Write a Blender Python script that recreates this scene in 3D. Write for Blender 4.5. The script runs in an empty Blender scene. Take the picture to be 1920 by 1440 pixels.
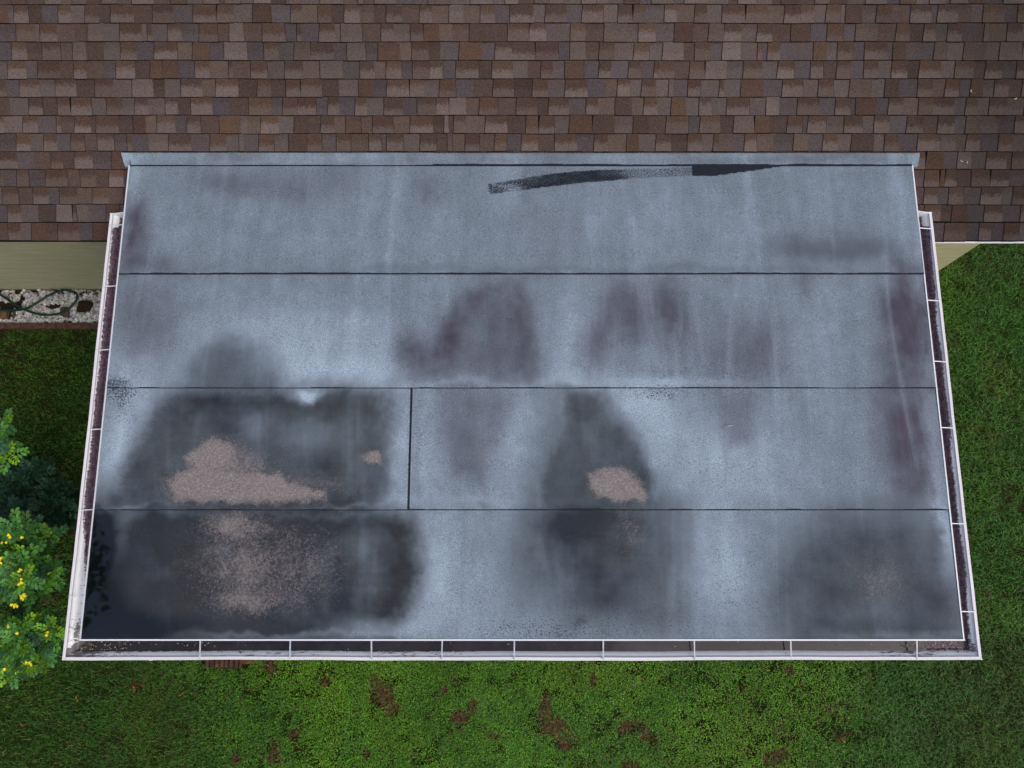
import bpy, bmesh, math, random
import numpy as np
from mathutils import Vector, Matrix

random.seed(11)
rng = np.random.default_rng(11)
scene = bpy.context.scene
col = scene.collection
R = math.radians

# ------------------------------------------------------------------ camera
CAM_H, TILT, FPX = 8.1, R(12.9), 1360.0        # drone height, pitch off straight down, focal length in photo pixels
cam_d = bpy.data.cameras.new('camera')
cam_d.sensor_width = 36.0
cam_d.lens = FPX / 1920.0 * 36.0
cam_d.clip_start, cam_d.clip_end = 0.05, 500.0
cam = bpy.data.objects.new('camera', cam_d)
cam.location = (0, 0, CAM_H)
cam.rotation_euler = (TILT, 0, 0)
col.objects.link(cam)
scene.camera = cam

# ------------------------------------------------------------------ overcast sky, soft sun
SUN_EL, SUN_AZ = R(50), R(122)                  # azimuth clockwise from +Y
world = bpy.data.worlds.new('World')
scene.world = world
world.use_nodes = True
wt = world.node_tree
bg = wt.nodes['Background']
sky = wt.nodes.new('ShaderNodeTexSky')
sky.sky_type = 'NISHITA'
sky.sun_disc = False
sky.sun_elevation = SUN_EL
sky.sun_rotation = SUN_AZ
sky.air_density = 1.0
sky.dust_density = 4.0
sky.ozone_density = 1.0
wt.links.new(sky.outputs[0], bg.inputs[0])
bg.inputs[1].default_value = 0.15
sun_d = bpy.data.lights.new('sun', 'SUN')
sun_d.energy = 0.65
sun_d.angle = R(60)
sun_d.color = (1.0, 0.95, 0.88)
sun = bpy.data.objects.new('sun', sun_d)
sd = Vector((math.sin(SUN_AZ) * math.cos(SUN_EL), math.cos(SUN_AZ) * math.cos(SUN_EL), math.sin(SUN_EL)))
sun.rotation_euler = sd.to_track_quat('Z', 'Y').to_euler()
sun.location = (2, -3, 12)
col.objects.link(sun)
scene.view_settings.view_transform = 'Standard'
scene.view_settings.look = 'None'
scene.view_settings.exposure = 0.0
scene.view_settings.gamma = 1.0

# ------------------------------------------------------------------ helpers
CT, ST = math.cos(TILT), math.sin(TILT)


def ray(px, py):
    a, b = px - 960.0, -(py - 720.0)
    return (a, FPX * ST + b * CT, -FPX * CT + b * ST)


def at_z(px, py, z):
    d = ray(px, py)
    t = (z - CAM_H) / d[2]
    return (d[0] * t, d[1] * t, z)


def at_y(px, py, y):
    d = ray(px, py)
    t = y / d[1]
    return (d[0] * t, y, CAM_H + d[2] * t)


def at_slope(px, py, y0, z0, m):                # plane z = z0 + m (y - y0)
    d = ray(px, py)
    t = (z0 - m * y0 - CAM_H) / (d[2] - m * d[1])
    return (d[0] * t, d[1] * t, CAM_H + d[2] * t)


def tag(o, label=None, cat=None, group=None, kind=None):
    if label: o['label'] = label
    if cat: o['category'] = cat
    if group: o['group'] = group
    if kind: o['kind'] = kind
    return o


def link(name, me, parent=None, mats=()):
    o = bpy.data.objects.new(name, me)
    for m in mats:
        me.materials.append(m)
    col.objects.link(o)
    if parent is not None:
        o.parent = parent
    return o


def empty(name, loc=(0, 0, 0)):
    o = bpy.data.objects.new(name, None)
    o.location = loc
    o.empty_display_size = 0.2
    col.objects.link(o)
    return o


def np_mesh(name, verts, quads=None, tris=None, attrs=None, smooth=False, midx=None):
    verts = np.asarray(verts, dtype=np.float32).reshape(-1, 3)
    me = bpy.data.meshes.new(name)
    loops, starts, tot = [], [], 0
    if quads is not None and len(quads):
        q = np.asarray(quads, dtype=np.int32).reshape(-1, 4)
        loops.append(q.ravel()); starts.append(np.arange(len(q), dtype=np.int32) * 4 + tot); tot += q.size
    if tris is not None and len(tris):
        q = np.asarray(tris, dtype=np.int32).reshape(-1, 3)
        loops.append(q.ravel()); starts.append(np.arange(len(q), dtype=np.int32) * 3 + tot); tot += q.size
    loops = np.concatenate(loops); starts = np.concatenate(starts)
    me.vertices.add(len(verts)); me.vertices.foreach_set('co', verts.ravel())
    me.loops.add(len(loops)); me.loops.foreach_set('vertex_index', loops)
    me.polygons.add(len(starts)); me.polygons.foreach_set('loop_start', starts)
    if midx is not None:
        me.polygons.foreach_set('material_index', np.asarray(midx, dtype=np.int32))
    me.polygons.foreach_set('use_smooth', np.full(len(starts), smooth, dtype=bool))
    for k, v in (attrs or {}).items():
        v = np.asarray(v, dtype=np.float32)
        if v.ndim == 1:
            me.attributes.new(k, 'FLOAT', 'POINT').data.foreach_set('value', v)
        else:
            if v.shape[1] == 3:
                v = np.hstack([v, np.ones((len(v), 1), np.float32)])
            me.attributes.new(k, 'FLOAT_COLOR', 'POINT').data.foreach_set('color', v.ravel())
    me.update(calc_edges=True)
    me.validate()
    return me


class MB:
    """collects boxes, tubes and free faces for one mesh"""
    def __init__(self): self.v, self.f = [], []

    def add(self, vs, fs):
        n = len(self.v)
        self.v += [tuple(p) for p in vs]
        self.f += [tuple(i + n for i in f) for f in fs]
        return self

    def box(self, x0, x1, y0, y1, z0, z1, mat=None):
        vs = [(x0, y0, z0), (x1, y0, z0), (x1, y1, z0), (x0, y1, z0), (x0, y0, z1), (x1, y0, z1), (x1, y1, z1), (x0, y1, z1)]
        if mat is not None:
            vs = [tuple(mat @ Vector(p)) for p in vs]
        return self.add(vs, [(0, 3, 2, 1), (4, 5, 6, 7), (0, 1, 5, 4), (1, 2, 6, 5), (2, 3, 7, 6), (3, 0, 4, 7)])

    def hexa(self, low, high):
        return self.add(list(low) + list(high), [(0, 3, 2, 1), (4, 5, 6, 7), (0, 1, 5, 4), (1, 2, 6, 5), (2, 3, 7, 6), (3, 0, 4, 7)])

    def tube(self, pts, rad, n=8):
        pts = [Vector(p) for p in pts]
        rads = rad if isinstance(rad, (list, tuple)) else [rad] * len(pts)
        rings, prev = [], None
        for i, p in enumerate(pts):
            t = (pts[min(i + 1, len(pts) - 1)] - pts[max(i - 1, 0)]).normalized()
            ref = prev if prev is not None else (Vector((0, 0, 1)) if abs(t.z) < .9 else Vector((1, 0, 0)))
            a = (ref - t * ref.dot(t)).normalized()
            prev = a
            b = t.cross(a)
            rings.append([p + (a * math.cos(2 * math.pi * k / n) + b * math.sin(2 * math.pi * k / n)) * rads[i] for k in range(n)])
        vs = [q for r_ in rings for q in r_]
        fs = []
        for i in range(len(pts) - 1):
            for k in range(n):
                fs.append((i * n + k, i * n + (k + 1) % n, (i + 1) * n + (k + 1) % n, (i + 1) * n + k))
        fs.append(tuple(range(n))[::-1]); fs.append(tuple((len(pts) - 1) * n + k for k in range(n)))
        return self.add(vs, fs)

    def build(self, name, mats, parent=None, smooth=False, bevel=0.0):
        me = bpy.data.meshes.new(name)
        me.from_pydata(self.v, [], self.f)
        if smooth:
            me.polygons.foreach_set('use_smooth', [True] * len(me.polygons))
        o = link(name, me, parent, mats if isinstance(mats, (list, tuple)) else [mats])
        if bevel:
            md = o.modifiers.new('bevel', 'BEVEL'); md.width = bevel; md.segments = 2; md.limit_method = 'ANGLE'
        return o


def vnoise(x, y, seed=0):
    g = np.random.default_rng(seed).random((256, 256)).astype(np.float32)
    xi, yi = np.floor(x).astype(int), np.floor(y).astype(int)
    fx, fy = x - xi, y - yi
    fx, fy = fx * fx * (3 - 2 * fx), fy * fy * (3 - 2 * fy)
    a, b = g[xi % 256, yi % 256], g[(xi + 1) % 256, yi % 256]
    c, d = g[xi % 256, (yi + 1) % 256], g[(xi + 1) % 256, (yi + 1) % 256]
    return (a * (1 - fx) + b * fx) * (1 - fy) + (c * (1 - fx) + d * fx) * fy


def fbm(x, y, seed=0, octv=4):
    s, a, t = 0.0, 1.0, 0.0
    for i in range(octv):
        s = s + a * vnoise(x * 2 ** i + 17.3 * i, y * 2 ** i + 5.1 * i, seed + i); t += a; a *= .5
    return s / t


def sstep(a, b, x):
    t = np.clip((x - a) / (b - a), 0, 1)
    return t * t * (3 - 2 * t)


def poly_sd(x, y, poly):                         # signed distance, positive inside
    d = np.full(x.shape, 1e9); ins = np.zeros(x.shape, bool)
    n = len(poly)
    for i in range(n):
        ax, ay = poly[i]; bx, by = poly[(i + 1) % n]
        ex, ey = bx - ax, by - ay
        t = np.clip(((x - ax) * ex + (y - ay) * ey) / (ex * ex + ey * ey + 1e-12), 0, 1)
        d = np.minimum(d, np.hypot(x - ax - t * ex, y - ay - t * ey))
        c = (ay > y) != (by > y)
        ins ^= c & (x < (bx - ax) * (y - ay) / ((by - ay) if abs(by - ay) > 1e-9 else 1e-9) + ax)
    return np.where(ins, d, -d)


# ------------------------------------------------------------------ materials
def lin(*c):
    return tuple(((v / 255) / 12.92 if v / 255 <= .04045 else ((v / 255 + .055) / 1.055) ** 2.4) for v in c) + (1.0,)


class NT:
    def __init__(self, name, rough=.7, spec=.3):
        self.m = bpy.data.materials.new(name); self.m.use_nodes = True
        self.t = self.m.node_tree; self.b = self.t.nodes['Principled BSDF']
        self.b.inputs['Roughness'].default_value = rough
        self.b.inputs['Specular IOR Level'].default_value = spec

    def n(self, typ, **kw):
        nd = self.t.nodes.new(typ)
        for k, v in kw.items(): setattr(nd, k, v)
        return nd

    def put(self, sock, v):
        if hasattr(v, 'is_linked') or isinstance(v, bpy.types.NodeSocket): self.t.links.new(v, sock)
        elif v is not None: sock.default_value = v

    def coord(self, scale=(1, 1, 1)):
        c = self.n('ShaderNodeTexCoord'); mp = self.n('ShaderNodeMapping')
        mp.inputs['Scale'].default_value = scale
        self.t.links.new(c.outputs['Object'], mp.inputs[0])
        return mp.outputs[0]

    def noise(self, scale, detail=2, rough=.5, vec=None, dist=0):
        nd = self.n('ShaderNodeTexNoise')
        nd.inputs['Scale'].default_value = scale; nd.inputs['Detail'].default_value = detail
        nd.inputs['Roughness'].default_value = rough; nd.inputs['Distortion'].default_value = dist
        self.put(nd.inputs['Vector'], vec if vec is not None else self.coord())
        return nd.outputs['Fac']

    def attr(self, name):
        a = self.n('ShaderNodeAttribute'); a.attribute_name = name
        return a

    def sep(self, c):
        s = self.n('ShaderNodeSeparateColor'); self.t.links.new(c, s.inputs[0]); return s.outputs

    def math(self, op, a, b=None, c=None, clamp=False):
        nd = self.n('ShaderNodeMath', operation=op, use_clamp=clamp)
        self.put(nd.inputs[0], a)
        if b is not None: self.put(nd.inputs[1], b)
        if c is not None: self.put(nd.inputs[2], c)
        return nd.outputs[0]

    def ramp(self, v, a, b, lo=0.0, hi=1.0, smooth=True):
        nd = self.n('ShaderNodeMapRange')
        nd.interpolation_type = 'SMOOTHSTEP' if smooth else 'LINEAR'
        self.put(nd.inputs[0], v)
        for i, x in ((1, a), (2, b), (3, lo), (4, hi)): nd.inputs[i].default_value = x
        return nd.outputs[0]

    def mix(self, f, a, b, mode='MIX'):
        nd = self.n('ShaderNodeMix', data_type='RGBA', blend_type=mode)
        self.put(nd.inputs[0], f); self.put(nd.inputs[6], a); self.put(nd.inputs[7], b)
        return nd.outputs[2]

    def scale(self, c, f):                       # colour times value
        nd = self.n('ShaderNodeVectorMath', operation='SCALE')
        self.put(nd.inputs[0], c); self.put(nd.inputs[3], f)
        return nd.outputs[0]

    def color(self, c): self.put(self.b.inputs['Base Color'], c); return self
    def rough(self, r): self.put(self.b.inputs['Roughness'], r); return self

    def bump(self, h, strength=.3, dist=.01):
        nd = self.n('ShaderNodeBump'); nd.inputs['Strength'].default_value = strength; nd.inputs['Distance'].default_value = dist
        self.put(nd.inputs['Height'], h); self.t.links.new(nd.outputs[0], self.b.inputs['Normal']); return self


# granule-surfaced bitumen sheet with mildew, dried silt, wet ponding and tar
def mat_membrane():
    k = NT('granulated_bitumen', .75, .25)
    s1 = k.sep(k.attr('stain').outputs['Color'])       # dark, mauve, bright
    s2 = k.sep(k.attr('stain2').outputs['Color'])      # silt, tar, gloss
    sp = k.attr('speck').outputs['Fac']
    g1 = k.noise(260, 2, .65); g2 = k.noise(60, 3, .6); g3 = k.noise(120, 4, .85); g0 = k.noise(150, 2, .7)
    gm = k.math('SUBTRACT', k.math('ADD', g1, g0), 1.0)          # granules, about -.3 to .3
    c = k.mix(s1[2], lin(121, 134, 144), lin(167, 184, 198))
    mv = k.math('ADD', s1[1], k.math('MULTIPLY', k.math('MULTIPLY', gm, .9), k.math('MULTIPLY', s1[1], 1.0)), clamp=True)
    c = k.mix(mv, c, lin(74, 66, 80))
    edge = k.math('MULTIPLY', k.math('MULTIPLY', s1[0], k.math('SUBTRACT', 1.0, s1[0])), 4.0)
    dk = k.math('ADD', s1[0], k.math('MULTIPLY', gm, k.math('ADD', .14, k.math('MULTIPLY', edge, 1.5))), clamp=True)
    tint = k.noise(1.7, 3, .6)
    c = k.mix(dk, c, k.mix(k.ramp(tint, .35, .65), lin(44, 50, 60), lin(52, 54, 57)))
    # soft uneven weathering along the fall of the roof
    st = k.noise(2.2, 4, .6, k.coord((2.6, .5, 1)))
    st2 = k.noise(7, 4, .65)
    run = k.noise(1, 5, .6, k.coord((3.4, .42, 1)), .9)
    c = k.mix(k.math('MULTIPLY', k.ramp(run, .50, .74, 0, .38), k.math('SUBTRACT', 1.0, s1[0])), c, lin(156, 174, 188))
    c = k.mix(k.math('MULTIPLY', k.ramp(run, .50, .28, 0, .28), k.math('SUBTRACT', 1.0, s1[0])), c, lin(98, 108, 118))
    c = k.scale(c, k.ramp(st, .25, .75, .86, 1.14, False))
    c = k.scale(c, k.ramp(st2, .25, .75, .90, 1.10, False))
    g4 = k.math('ADD', k.math('MULTIPLY', k.noise(42, 6, .85), .38), k.math('MULTIPLY', k.noise(150, 4, .85), .62))
    silt = k.ramp(k.math('SUBTRACT', s2[0], k.ramp(g4, .36, .64, 0, 1, False)), -.20, .20)
    c = k.mix(silt, c, k.mix(k.ramp(g2, .3, .7), lin(122, 115, 113), lin(147, 139, 136)))
    spk = k.ramp(k.math('SUBTRACT', sp, k.ramp(k.noise(95, 2, .8), .30, .70, 0, 1, False)), -.09, .09)
    c = k.mix(k.math('MULTIPLY', spk, .8), c, lin(40, 45, 56))
    tar = k.ramp(k.math('SUBTRACT', s2[1], k.ramp(g3, .30, .70, 0, 1, False)), -.14, .14)
    c = k.mix(tar, c, lin(34, 38, 48))
    c = k.scale(c, k.ramp(gm, -.28, .28, .42, 1.58, False))
    c = k.scale(c, k.ramp(s2[2], .2, .9, 1, .12, False))
    k.color(c)
    k.rough(k.math('SUBTRACT', .78, k.math('MULTIPLY', s2[2], .74)))
    k.put(k.b.inputs['Specular IOR Level'], k.ramp(s2[2], 0, .9, .2, .95, False))
    nd = k.n('ShaderNodeBump'); nd.inputs['Distance'].default_value = .003
    k.put(nd.inputs['Height'], g1); k.put(nd.inputs['Strength'], k.ramp(s2[2], 0, .7, .35, .0, False))
    k.t.links.new(nd.outputs[0], k.b.inputs['Normal'])
    return k.m


def mat_shingle():
    # each tab: exposed lower tone, printed brown band above it; 'band' = (height on the tab, where the band starts)
    k = NT('asphalt_shingle', .9, .1)
    lo, hi = k.attr('tone').outputs['Color'], k.attr('tone2').outputs['Color']
    bd = k.sep(k.attr('band').outputs['Color'])
    g = k.math('MULTIPLY', k.math('ADD', k.noise(125, 2, .7), k.noise(260, 2, .7)), .5); g2 = k.noise(45, 3, .6); g3 = k.noise(1.1, 3); gx = k.noise(1, 3, .6, k.coord((30, 240, 240)))
    f = k.ramp(k.math('ADD', k.math('SUBTRACT', bd[0], bd[1]), k.math('MULTIPLY', k.math('SUBTRACT', g2, .5), .7)), -.17, .17)
    c = k.mix(f, lo, hi)
    warm = k.noise(130, 2, .6)
    c = k.mix(k.ramp(warm, .48, .70, 0, .30), c, lin(112, 92, 76))
    cool = k.noise(120, 2, .6, k.coord((1, 1.1, .9)))
    c = k.mix(k.ramp(cool, .52, .70, 0, .30), c, lin(64, 57, 60))
    c = k.scale(c, k.ramp(g, .34, .66, .38, 1.62, False))
    c = k.scale(c, k.ramp(gx, .3, .7, .90, 1.10, False))
    c = k.scale(c, k.ramp(g3, .3, .7, .90, 1.08, False))
    # shingle tone darkens towards the right end, with a noise-broken edge
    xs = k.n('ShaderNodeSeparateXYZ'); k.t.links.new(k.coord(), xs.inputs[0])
    x_noisy = k.math('ADD', xs.outputs[0], k.math('MULTIPLY', k.math('SUBTRACT', k.noise(1.6, 5, .65), .5), 2.2))
    c = k.scale(c, k.ramp(x_noisy, 2.1, 4.4, 1, .60))
    k.color(c); k.bump(g, .5, .004)
    return k.m


def mat_metal_white(name='white_enamel', dirt=.25):
    k = NT(name, .35, .4)
    n = k.noise(9, 4, .65); n2 = k.noise(60, 3, .7)
    c = k.mix(k.ramp(n, .5, .75, 0, dirt), (.84, .85, .87, 1), (.52, .52, .53, 1))
    c = k.mix(k.ramp(n2, .62, .72, 0, dirt), c, (.2, .19, .2, 1))
    k.color(c)
    return k.m


def mat_gutter():
    # 'gut' = (apparent height up the inner wall, stain level, grime)
    k = NT('stained_white_gutter', .4, .35)
    a = k.sep(k.attr('gut').outputs['Color'])
    n = k.noise(1, 4, .65, k.coord((30, 120, 30))); nx = k.noise(1, 4, .65, k.coord((120, 30, 30)))
    nn = k.math('MULTIPLY', k.math('ADD', n, nx), .5)
    n2 = k.noise(14, 4, .7); n3 = k.noise(40, 3, .7)
    e = k.math('SUBTRACT', a[1], k.math('ADD', a[0], k.math('MULTIPLY', k.math('SUBTRACT', nn, .5), .9)))
    st = k.ramp(e, -.08, .08)
    base = k.mix(k.ramp(n2, .45, .8, 0, .22), (.88, .90, .92, 1), (.56, .58, .58, 1))
    sc = k.mix(k.ramp(nn, .40, .62), lin(68, 54, 66), lin(122, 102, 114))
    c = k.mix(st, base, sc)
    gv = k.math('ABSOLUTE', k.math('SUBTRACT', a[0], 1.01))
    c = k.mix(k.ramp(gv, .03, .13, .7, 0), c, lin(120, 112, 118))
    c = k.mix(k.ramp(a[0], 1.2, 1.35, 0, .5), c, lin(238, 222, 224))
    gr = k.ramp(k.math('SUBTRACT', a[2], k.ramp(k.noise(1, 5, .75, k.coord((14, 60, 40))), .3, .7, 0, 1, False)), -.12, .2)
    c = k.mix(k.math('MULTIPLY', gr, .85), c, lin(66, 60, 56))
    k.color(c)
    return k.m


def mat_stucco():
    k = NT('olive_stucco', .85, .15)
    n = k.noise(1, 4, .6, k.coord((3.0, 3, 38)), 1.0); n2 = k.noise(1.2, 3)
    c = k.mix(k.ramp(n, .3, .72), lin(180, 177, 140), lin(200, 195, 158))
    c = k.mix(k.ramp(n, .62, .74, 0, .5), c, lin(222, 218, 176))
    c = k.scale(c, k.ramp(n2, .3, .7, .93, 1.05, False))
    k.color(c); k.bump(n, .35, .01)
    return k.m


def mat_attr(name, attr='tone', rough=.6, spec=.25, n_scale=60, amt=.15, trans=0.0):
    k = NT(name, rough, spec)
    c = k.scale(k.attr(attr).outputs['Color'], k.ramp(k.noise(n_scale, 2), .3, .7, 1 - amt, 1 + amt, False))
    k.color(c)
    return k.m


def mat_leaf(name):
    k = NT(name, .45, .35)
    c = k.attr('tone').outputs['Color']
    k.color(c)
    tr = k.n('ShaderNodeBsdfTranslucent'); k.put(tr.inputs[0], k.mix(1.0, c, (.9, 1.0, .35, 1), 'MULTIPLY'))
    mx = k.n('ShaderNodeMixShader'); mx.inputs[0].default_value = .22
    k.t.links.new(k.b.outputs[0], mx.inputs[1]); k.t.links.new(tr.outputs[0], mx.inputs[2])
    k.t.links.new(mx.outputs[0], k.t.nodes['Material Output'].inputs[0])
    return k.m


def mat_noise(name, c1, c2, scale=20, rough=.8, bump=.3, dist=.01, spec=.2, stretch=(1, 1, 1)):
    k = NT(name, rough, spec)
    n = k.noise(scale, 5, .65, k.coord(stretch))
    k.color(k.mix(k.ramp(n, .3, .7), c1, c2))
    if bump: k.bump(n, bump, dist)
    return k.m


def mat_soil():
    k = NT('lawn_soil', .95, .05)
    n = k.noise(9, 6, .7); n2 = k.noise(.7, 3)
    c = k.mix(k.ramp(n, .3, .7), lin(38, 30, 18), lin(62, 50, 30))
    c = k.mix(k.ramp(n2, .35, .6, .4, .9), c, lin(32, 54, 16))
    k.color(c); k.bump(n, .8, .02)
    return k.m


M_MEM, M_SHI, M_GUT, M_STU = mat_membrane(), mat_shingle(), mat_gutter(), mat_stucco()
M_WHITE = mat_metal_white()
M_STRAP = mat_metal_white('white_strap', .12)
M_STRAP2 = mat_noise('galvanised_strap', (.42, .46, .52, 1), (.60, .64, .70, 1), 40, .45, 0, spec=.5)
M_LEAF, M_GRASS = mat_leaf('shrub_leaf'), mat_leaf('grass_blade')
M_SOIL = mat_soil()
M_WOOD = mat_noise('brown_bark', lin(60, 46, 34), lin(92, 74, 56), 14, .9, .5)
M_PETAL = mat_noise('yellow_petal', (.90, .72, .012, 1), (.92, .80, .04, 1), 40, .5, 0)
M_DARK = mat_noise('dark_trim', lin(30, 27, 25), lin(48, 42, 38), 20, .7, 0)

# ------------------------------------------------------------------ planes of the two roofs
M_MAIN = math.tan(R(21.5))                       # main roof pitch
EAVE = at_z(960, 450.5, CAM_H - 5.7)
YE, ZE = EAVE[1], EAVE[2]
WALL_Y = at_z(960, 543, 0)[1]
TOP = at_slope(960, 306, YE, ZE, M_MAIN)         # where the flat roof runs into the shingles
TILT_PL = math.atan(FPX / 7340.0)                # flat roof against the picture plane
M_FLAT = math.tan(TILT - TILT_PL)
YT, ZT = TOP[1], TOP[2] + .012


def flat(px, py): return at_slope(px, py, YT, ZT, M_FLAT)
def zflat(y): return ZT + M_FLAT * (y - YT)
def zmain(y): return ZE + M_MAIN * (y - YE)


XL = (flat(243, 315)[0] + flat(152, 1198)[0]) / 2
XR = (flat(1710, 312)[0] + flat(1806, 1200)[0]) / 2
Y_S = [flat(960, v)[1] for v in (312, 515, 728.5, 957, 1199)]
PXM = 1 / 262.0                                  # about one photo pixel on the flat roof, in metres
print('flat roof', XL, XR, Y_S, ZT, zflat(Y_S[-1]), 'slope deg', math.degrees(math.atan(M_FLAT)), 'eave', YE, ZE, 'wall', WALL_Y)

# ------------------------------------------------------------------ ground
def grid_mesh(name, xs, ys, zf):
    X, Y = np.meshgrid(xs, ys)
    V = np.stack([X, Y, zf(X, Y)], -1).reshape(-1, 3)
    nx, ny = len(xs), len(ys)
    i = np.arange(nx - 1)[None, :] + np.arange(ny - 1)[:, None] * nx
    return V, np.stack([i, i + 1, i + nx + 1, i + nx], -1).reshape(-1, 4)


V, Q = grid_mesh('lawn', np.r_[-150, np.linspace(-9, 9, 90), 150], np.r_[-150, np.linspace(-6, 6, 70), 150],
                 lambda x, y: (fbm(x * 1.3, y * 1.3, 4) - .5) * .03 - .012)
tag(link('lawn', np_mesh('lawn', V, Q, smooth=True), None, [M_SOIL]), 'lawn ground under the grass round the house', 'lawn', kind='structure')

# ------------------------------------------------------------------ house with shingle roof
house = tag(empty('house', (0, WALL_Y, 0)), 'single storey house with brown architectural shingle roof and olive stucco wall', 'house')


def hp(o):                                       # parent to the house empty, keeping world coordinates in the mesh
    o.parent = house; o.location = (0, -WALL_Y, 0); return o


def shingle_roof():
    e = .1429
    cs, sn = math.cos(R(21.5)), math.sin(R(21.5))
    x0, x1 = -9.0, 4.95
    n_c = 30
    verts, quads, tone = [], [], []
    pal_top = [(94, 72, 58), (88, 68, 56), (98, 76, 58), (86, 68, 60), (90, 66, 56), (98, 74, 56)]
    pal_bot = [(120, 107, 102), (116, 102, 97), (112, 99, 94), (122, 109, 104), (108, 92, 84), (110, 94, 84)]
    pal_gap = [(96, 88, 92), (102, 92, 92), (86, 70, 64), (106, 96, 94), (92, 85, 91), (106, 91, 81), (92, 75, 68), (110, 99, 97), (88, 81, 88), (100, 82, 74)]
    def L(c):                                    # weathered: greyed and dulled
        v = np.array(lin(*c)[:3]); g = v.mean()
        return (g + (v - g) * .72) * np.array([1.04, .955, .90]) * .80
    tone2, band = [], []
    K0, K1 = L((22, 20, 20)), L((30, 26, 26))

    def pt(x, d, h):                             # d up the slope, h off the plane
        return (x, YE + d * cs - h * sn, ZE + d * sn + h * cs)

    def quad_rows(xa, xb, xa2, xb2, d0, d1, h0, h1, lo, hi, thr):
        # strip of rows from bottom d0 to top d1, bevelled dark butt first
        rows = [(0.0, -.002, K0, K0), (.0095, h0, K1, K1), (.0105, h0, lo, hi), (d1 - d0, h1, lo, hi)]
        b = len(verts)
        for dd, h, c, c2 in rows:
            f = dd / (d1 - d0)
            for xx, xx2 in ((xa, xa2), (xb, xb2)):
                verts.append(pt(xx + (xx2 - xx) * f, d0 + dd, h)); tone.append(c); tone2.append(c2); band.append((dd / e, thr, 0))
        for i in range(len(rows) - 1):
            q = b + i * 2
            quads.append((q, q + 1, q + 3, q + 2))

    for ci in range(n_c):
        d0 = ci * e - (.012 if ci == 0 else 0)
        ph = random.uniform(0, 9)
        wob = lambda x: .0020 * math.sin(x * 2.1 + ph) + .0014 * math.sin(x * 5.3 + ph * 3.1) + .0012 * math.sin(x * 11 + ph)
        x = x0 + random.random() * .2
        tooth = random.random() < .5
        while x < x1:
            w = random.choice([.105, .12, .13, .14, .155, .175, .19]) if tooth else random.choice([.09, .105, .12, .135, .15])
            if random.random() < .06: w = .04
            xe = min(x + w, x1)
            br = random.uniform(.90, 1.10)
            if tooth:
                hi, lo = L(random.choice(pal_top)) * br, L(random.choice(pal_bot)) * br
                thr = random.uniform(.38, .72)
                q = random.random()
                if q < .15: lo = hi * 1.08
                elif q < .25: hi = lo * .86
                k0 = random.choice([0, .003, .006, .009, .012]); k1 = random.choice([0, .003, .006, .009])
                quad_rows(x - .0055, x + .001, x + k0 - .0055, x + k0 + .001, d0 + wob(x), d0 + e + .012, .0095, .0035, K1, K1, 9)
                if random.random() < .25:
                    quad_rows(xe - .001, xe + .0035, xe - k1 - .001, xe - k1 + .0035, d0 + wob(x), d0 + e + .012, .0095, .0035, K1 * 1.3, K1 * 1.3, 9)
                quad_rows(x, xe, x + k0, xe - k1, d0 + wob(x), d0 + e + .012, .0115, .0045, lo, hi, thr)
            else:
                g = L(random.choice(pal_gap)) * br
                quad_rows(x - .012, xe + .012, x - .012, xe + .012, d0 + wob(x) + .001, d0 + e + .012, .0075, .002, g, g * random.choice([.8, .9, 1, 1, 1]) * np.array([1.0, .96, .92]), random.uniform(.4, .9))
            x = xe
            tooth = (not tooth) if random.random() > .10 else tooth
    # continuous backing so nothing shows through
    b = len(verts)
    for p in (pt(x0, 0, -.006), pt(x1, 0, -.006), pt(x1, n_c * e, -.006), pt(x0, n_c * e, -.006)):
        verts.append(p); tone.append(K1); tone2.append(K1); band.append((0, 9, 0))
    quads.append((b, b + 1, b + 2, b + 3))
    # far slope beyond the ridge, same shingles seen from nowhere near: courses as plain bands
    yr, zr = YE + n_c * e * cs, ZE + n_c * e * sn
    for ci in range(n_c):
        xx = x0
        while xx < x1:
            xe = min(xx + random.uniform(.25, .6), x1)
            d0, d1 = ci * e, (ci + 1) * e + .01
            b = len(verts); c = L(random.choice(pal_gap))
            for p in ((xx, yr + d0 * cs, zr - d0 * sn + .004), (xe, yr + d0 * cs, zr - d0 * sn + .004),
                      (xe, yr + d1 * cs, zr - d1 * sn + .010), (xx, yr + d1 * cs, zr - d1 * sn + .010)):
                verts.append(p); tone.append(c); tone2.append(c); band.append((0, 9, 0))
            quads.append((b, b + 1, b + 2, b + 3)); xx = xe
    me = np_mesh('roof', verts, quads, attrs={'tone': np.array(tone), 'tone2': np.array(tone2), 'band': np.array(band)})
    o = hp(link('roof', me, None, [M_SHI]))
    # ridge cap
    mb = MB()
    xx = x0
    while xx < x1:
        mb.add([(xx, yr - .14, zr - .045), (xx + .29, yr - .14, zr - .05), (xx + .29, yr, zr + .012), (xx, yr, zr + .018), (xx + .29, yr + .14, zr - .05), (xx, yr + .14, zr - .045)],
               [(0, 1, 2, 3), (3, 2, 4, 5)])
        xx += .2
    mb.build('ridge_cap', M_DARK, o)
    return yr, zr


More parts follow.
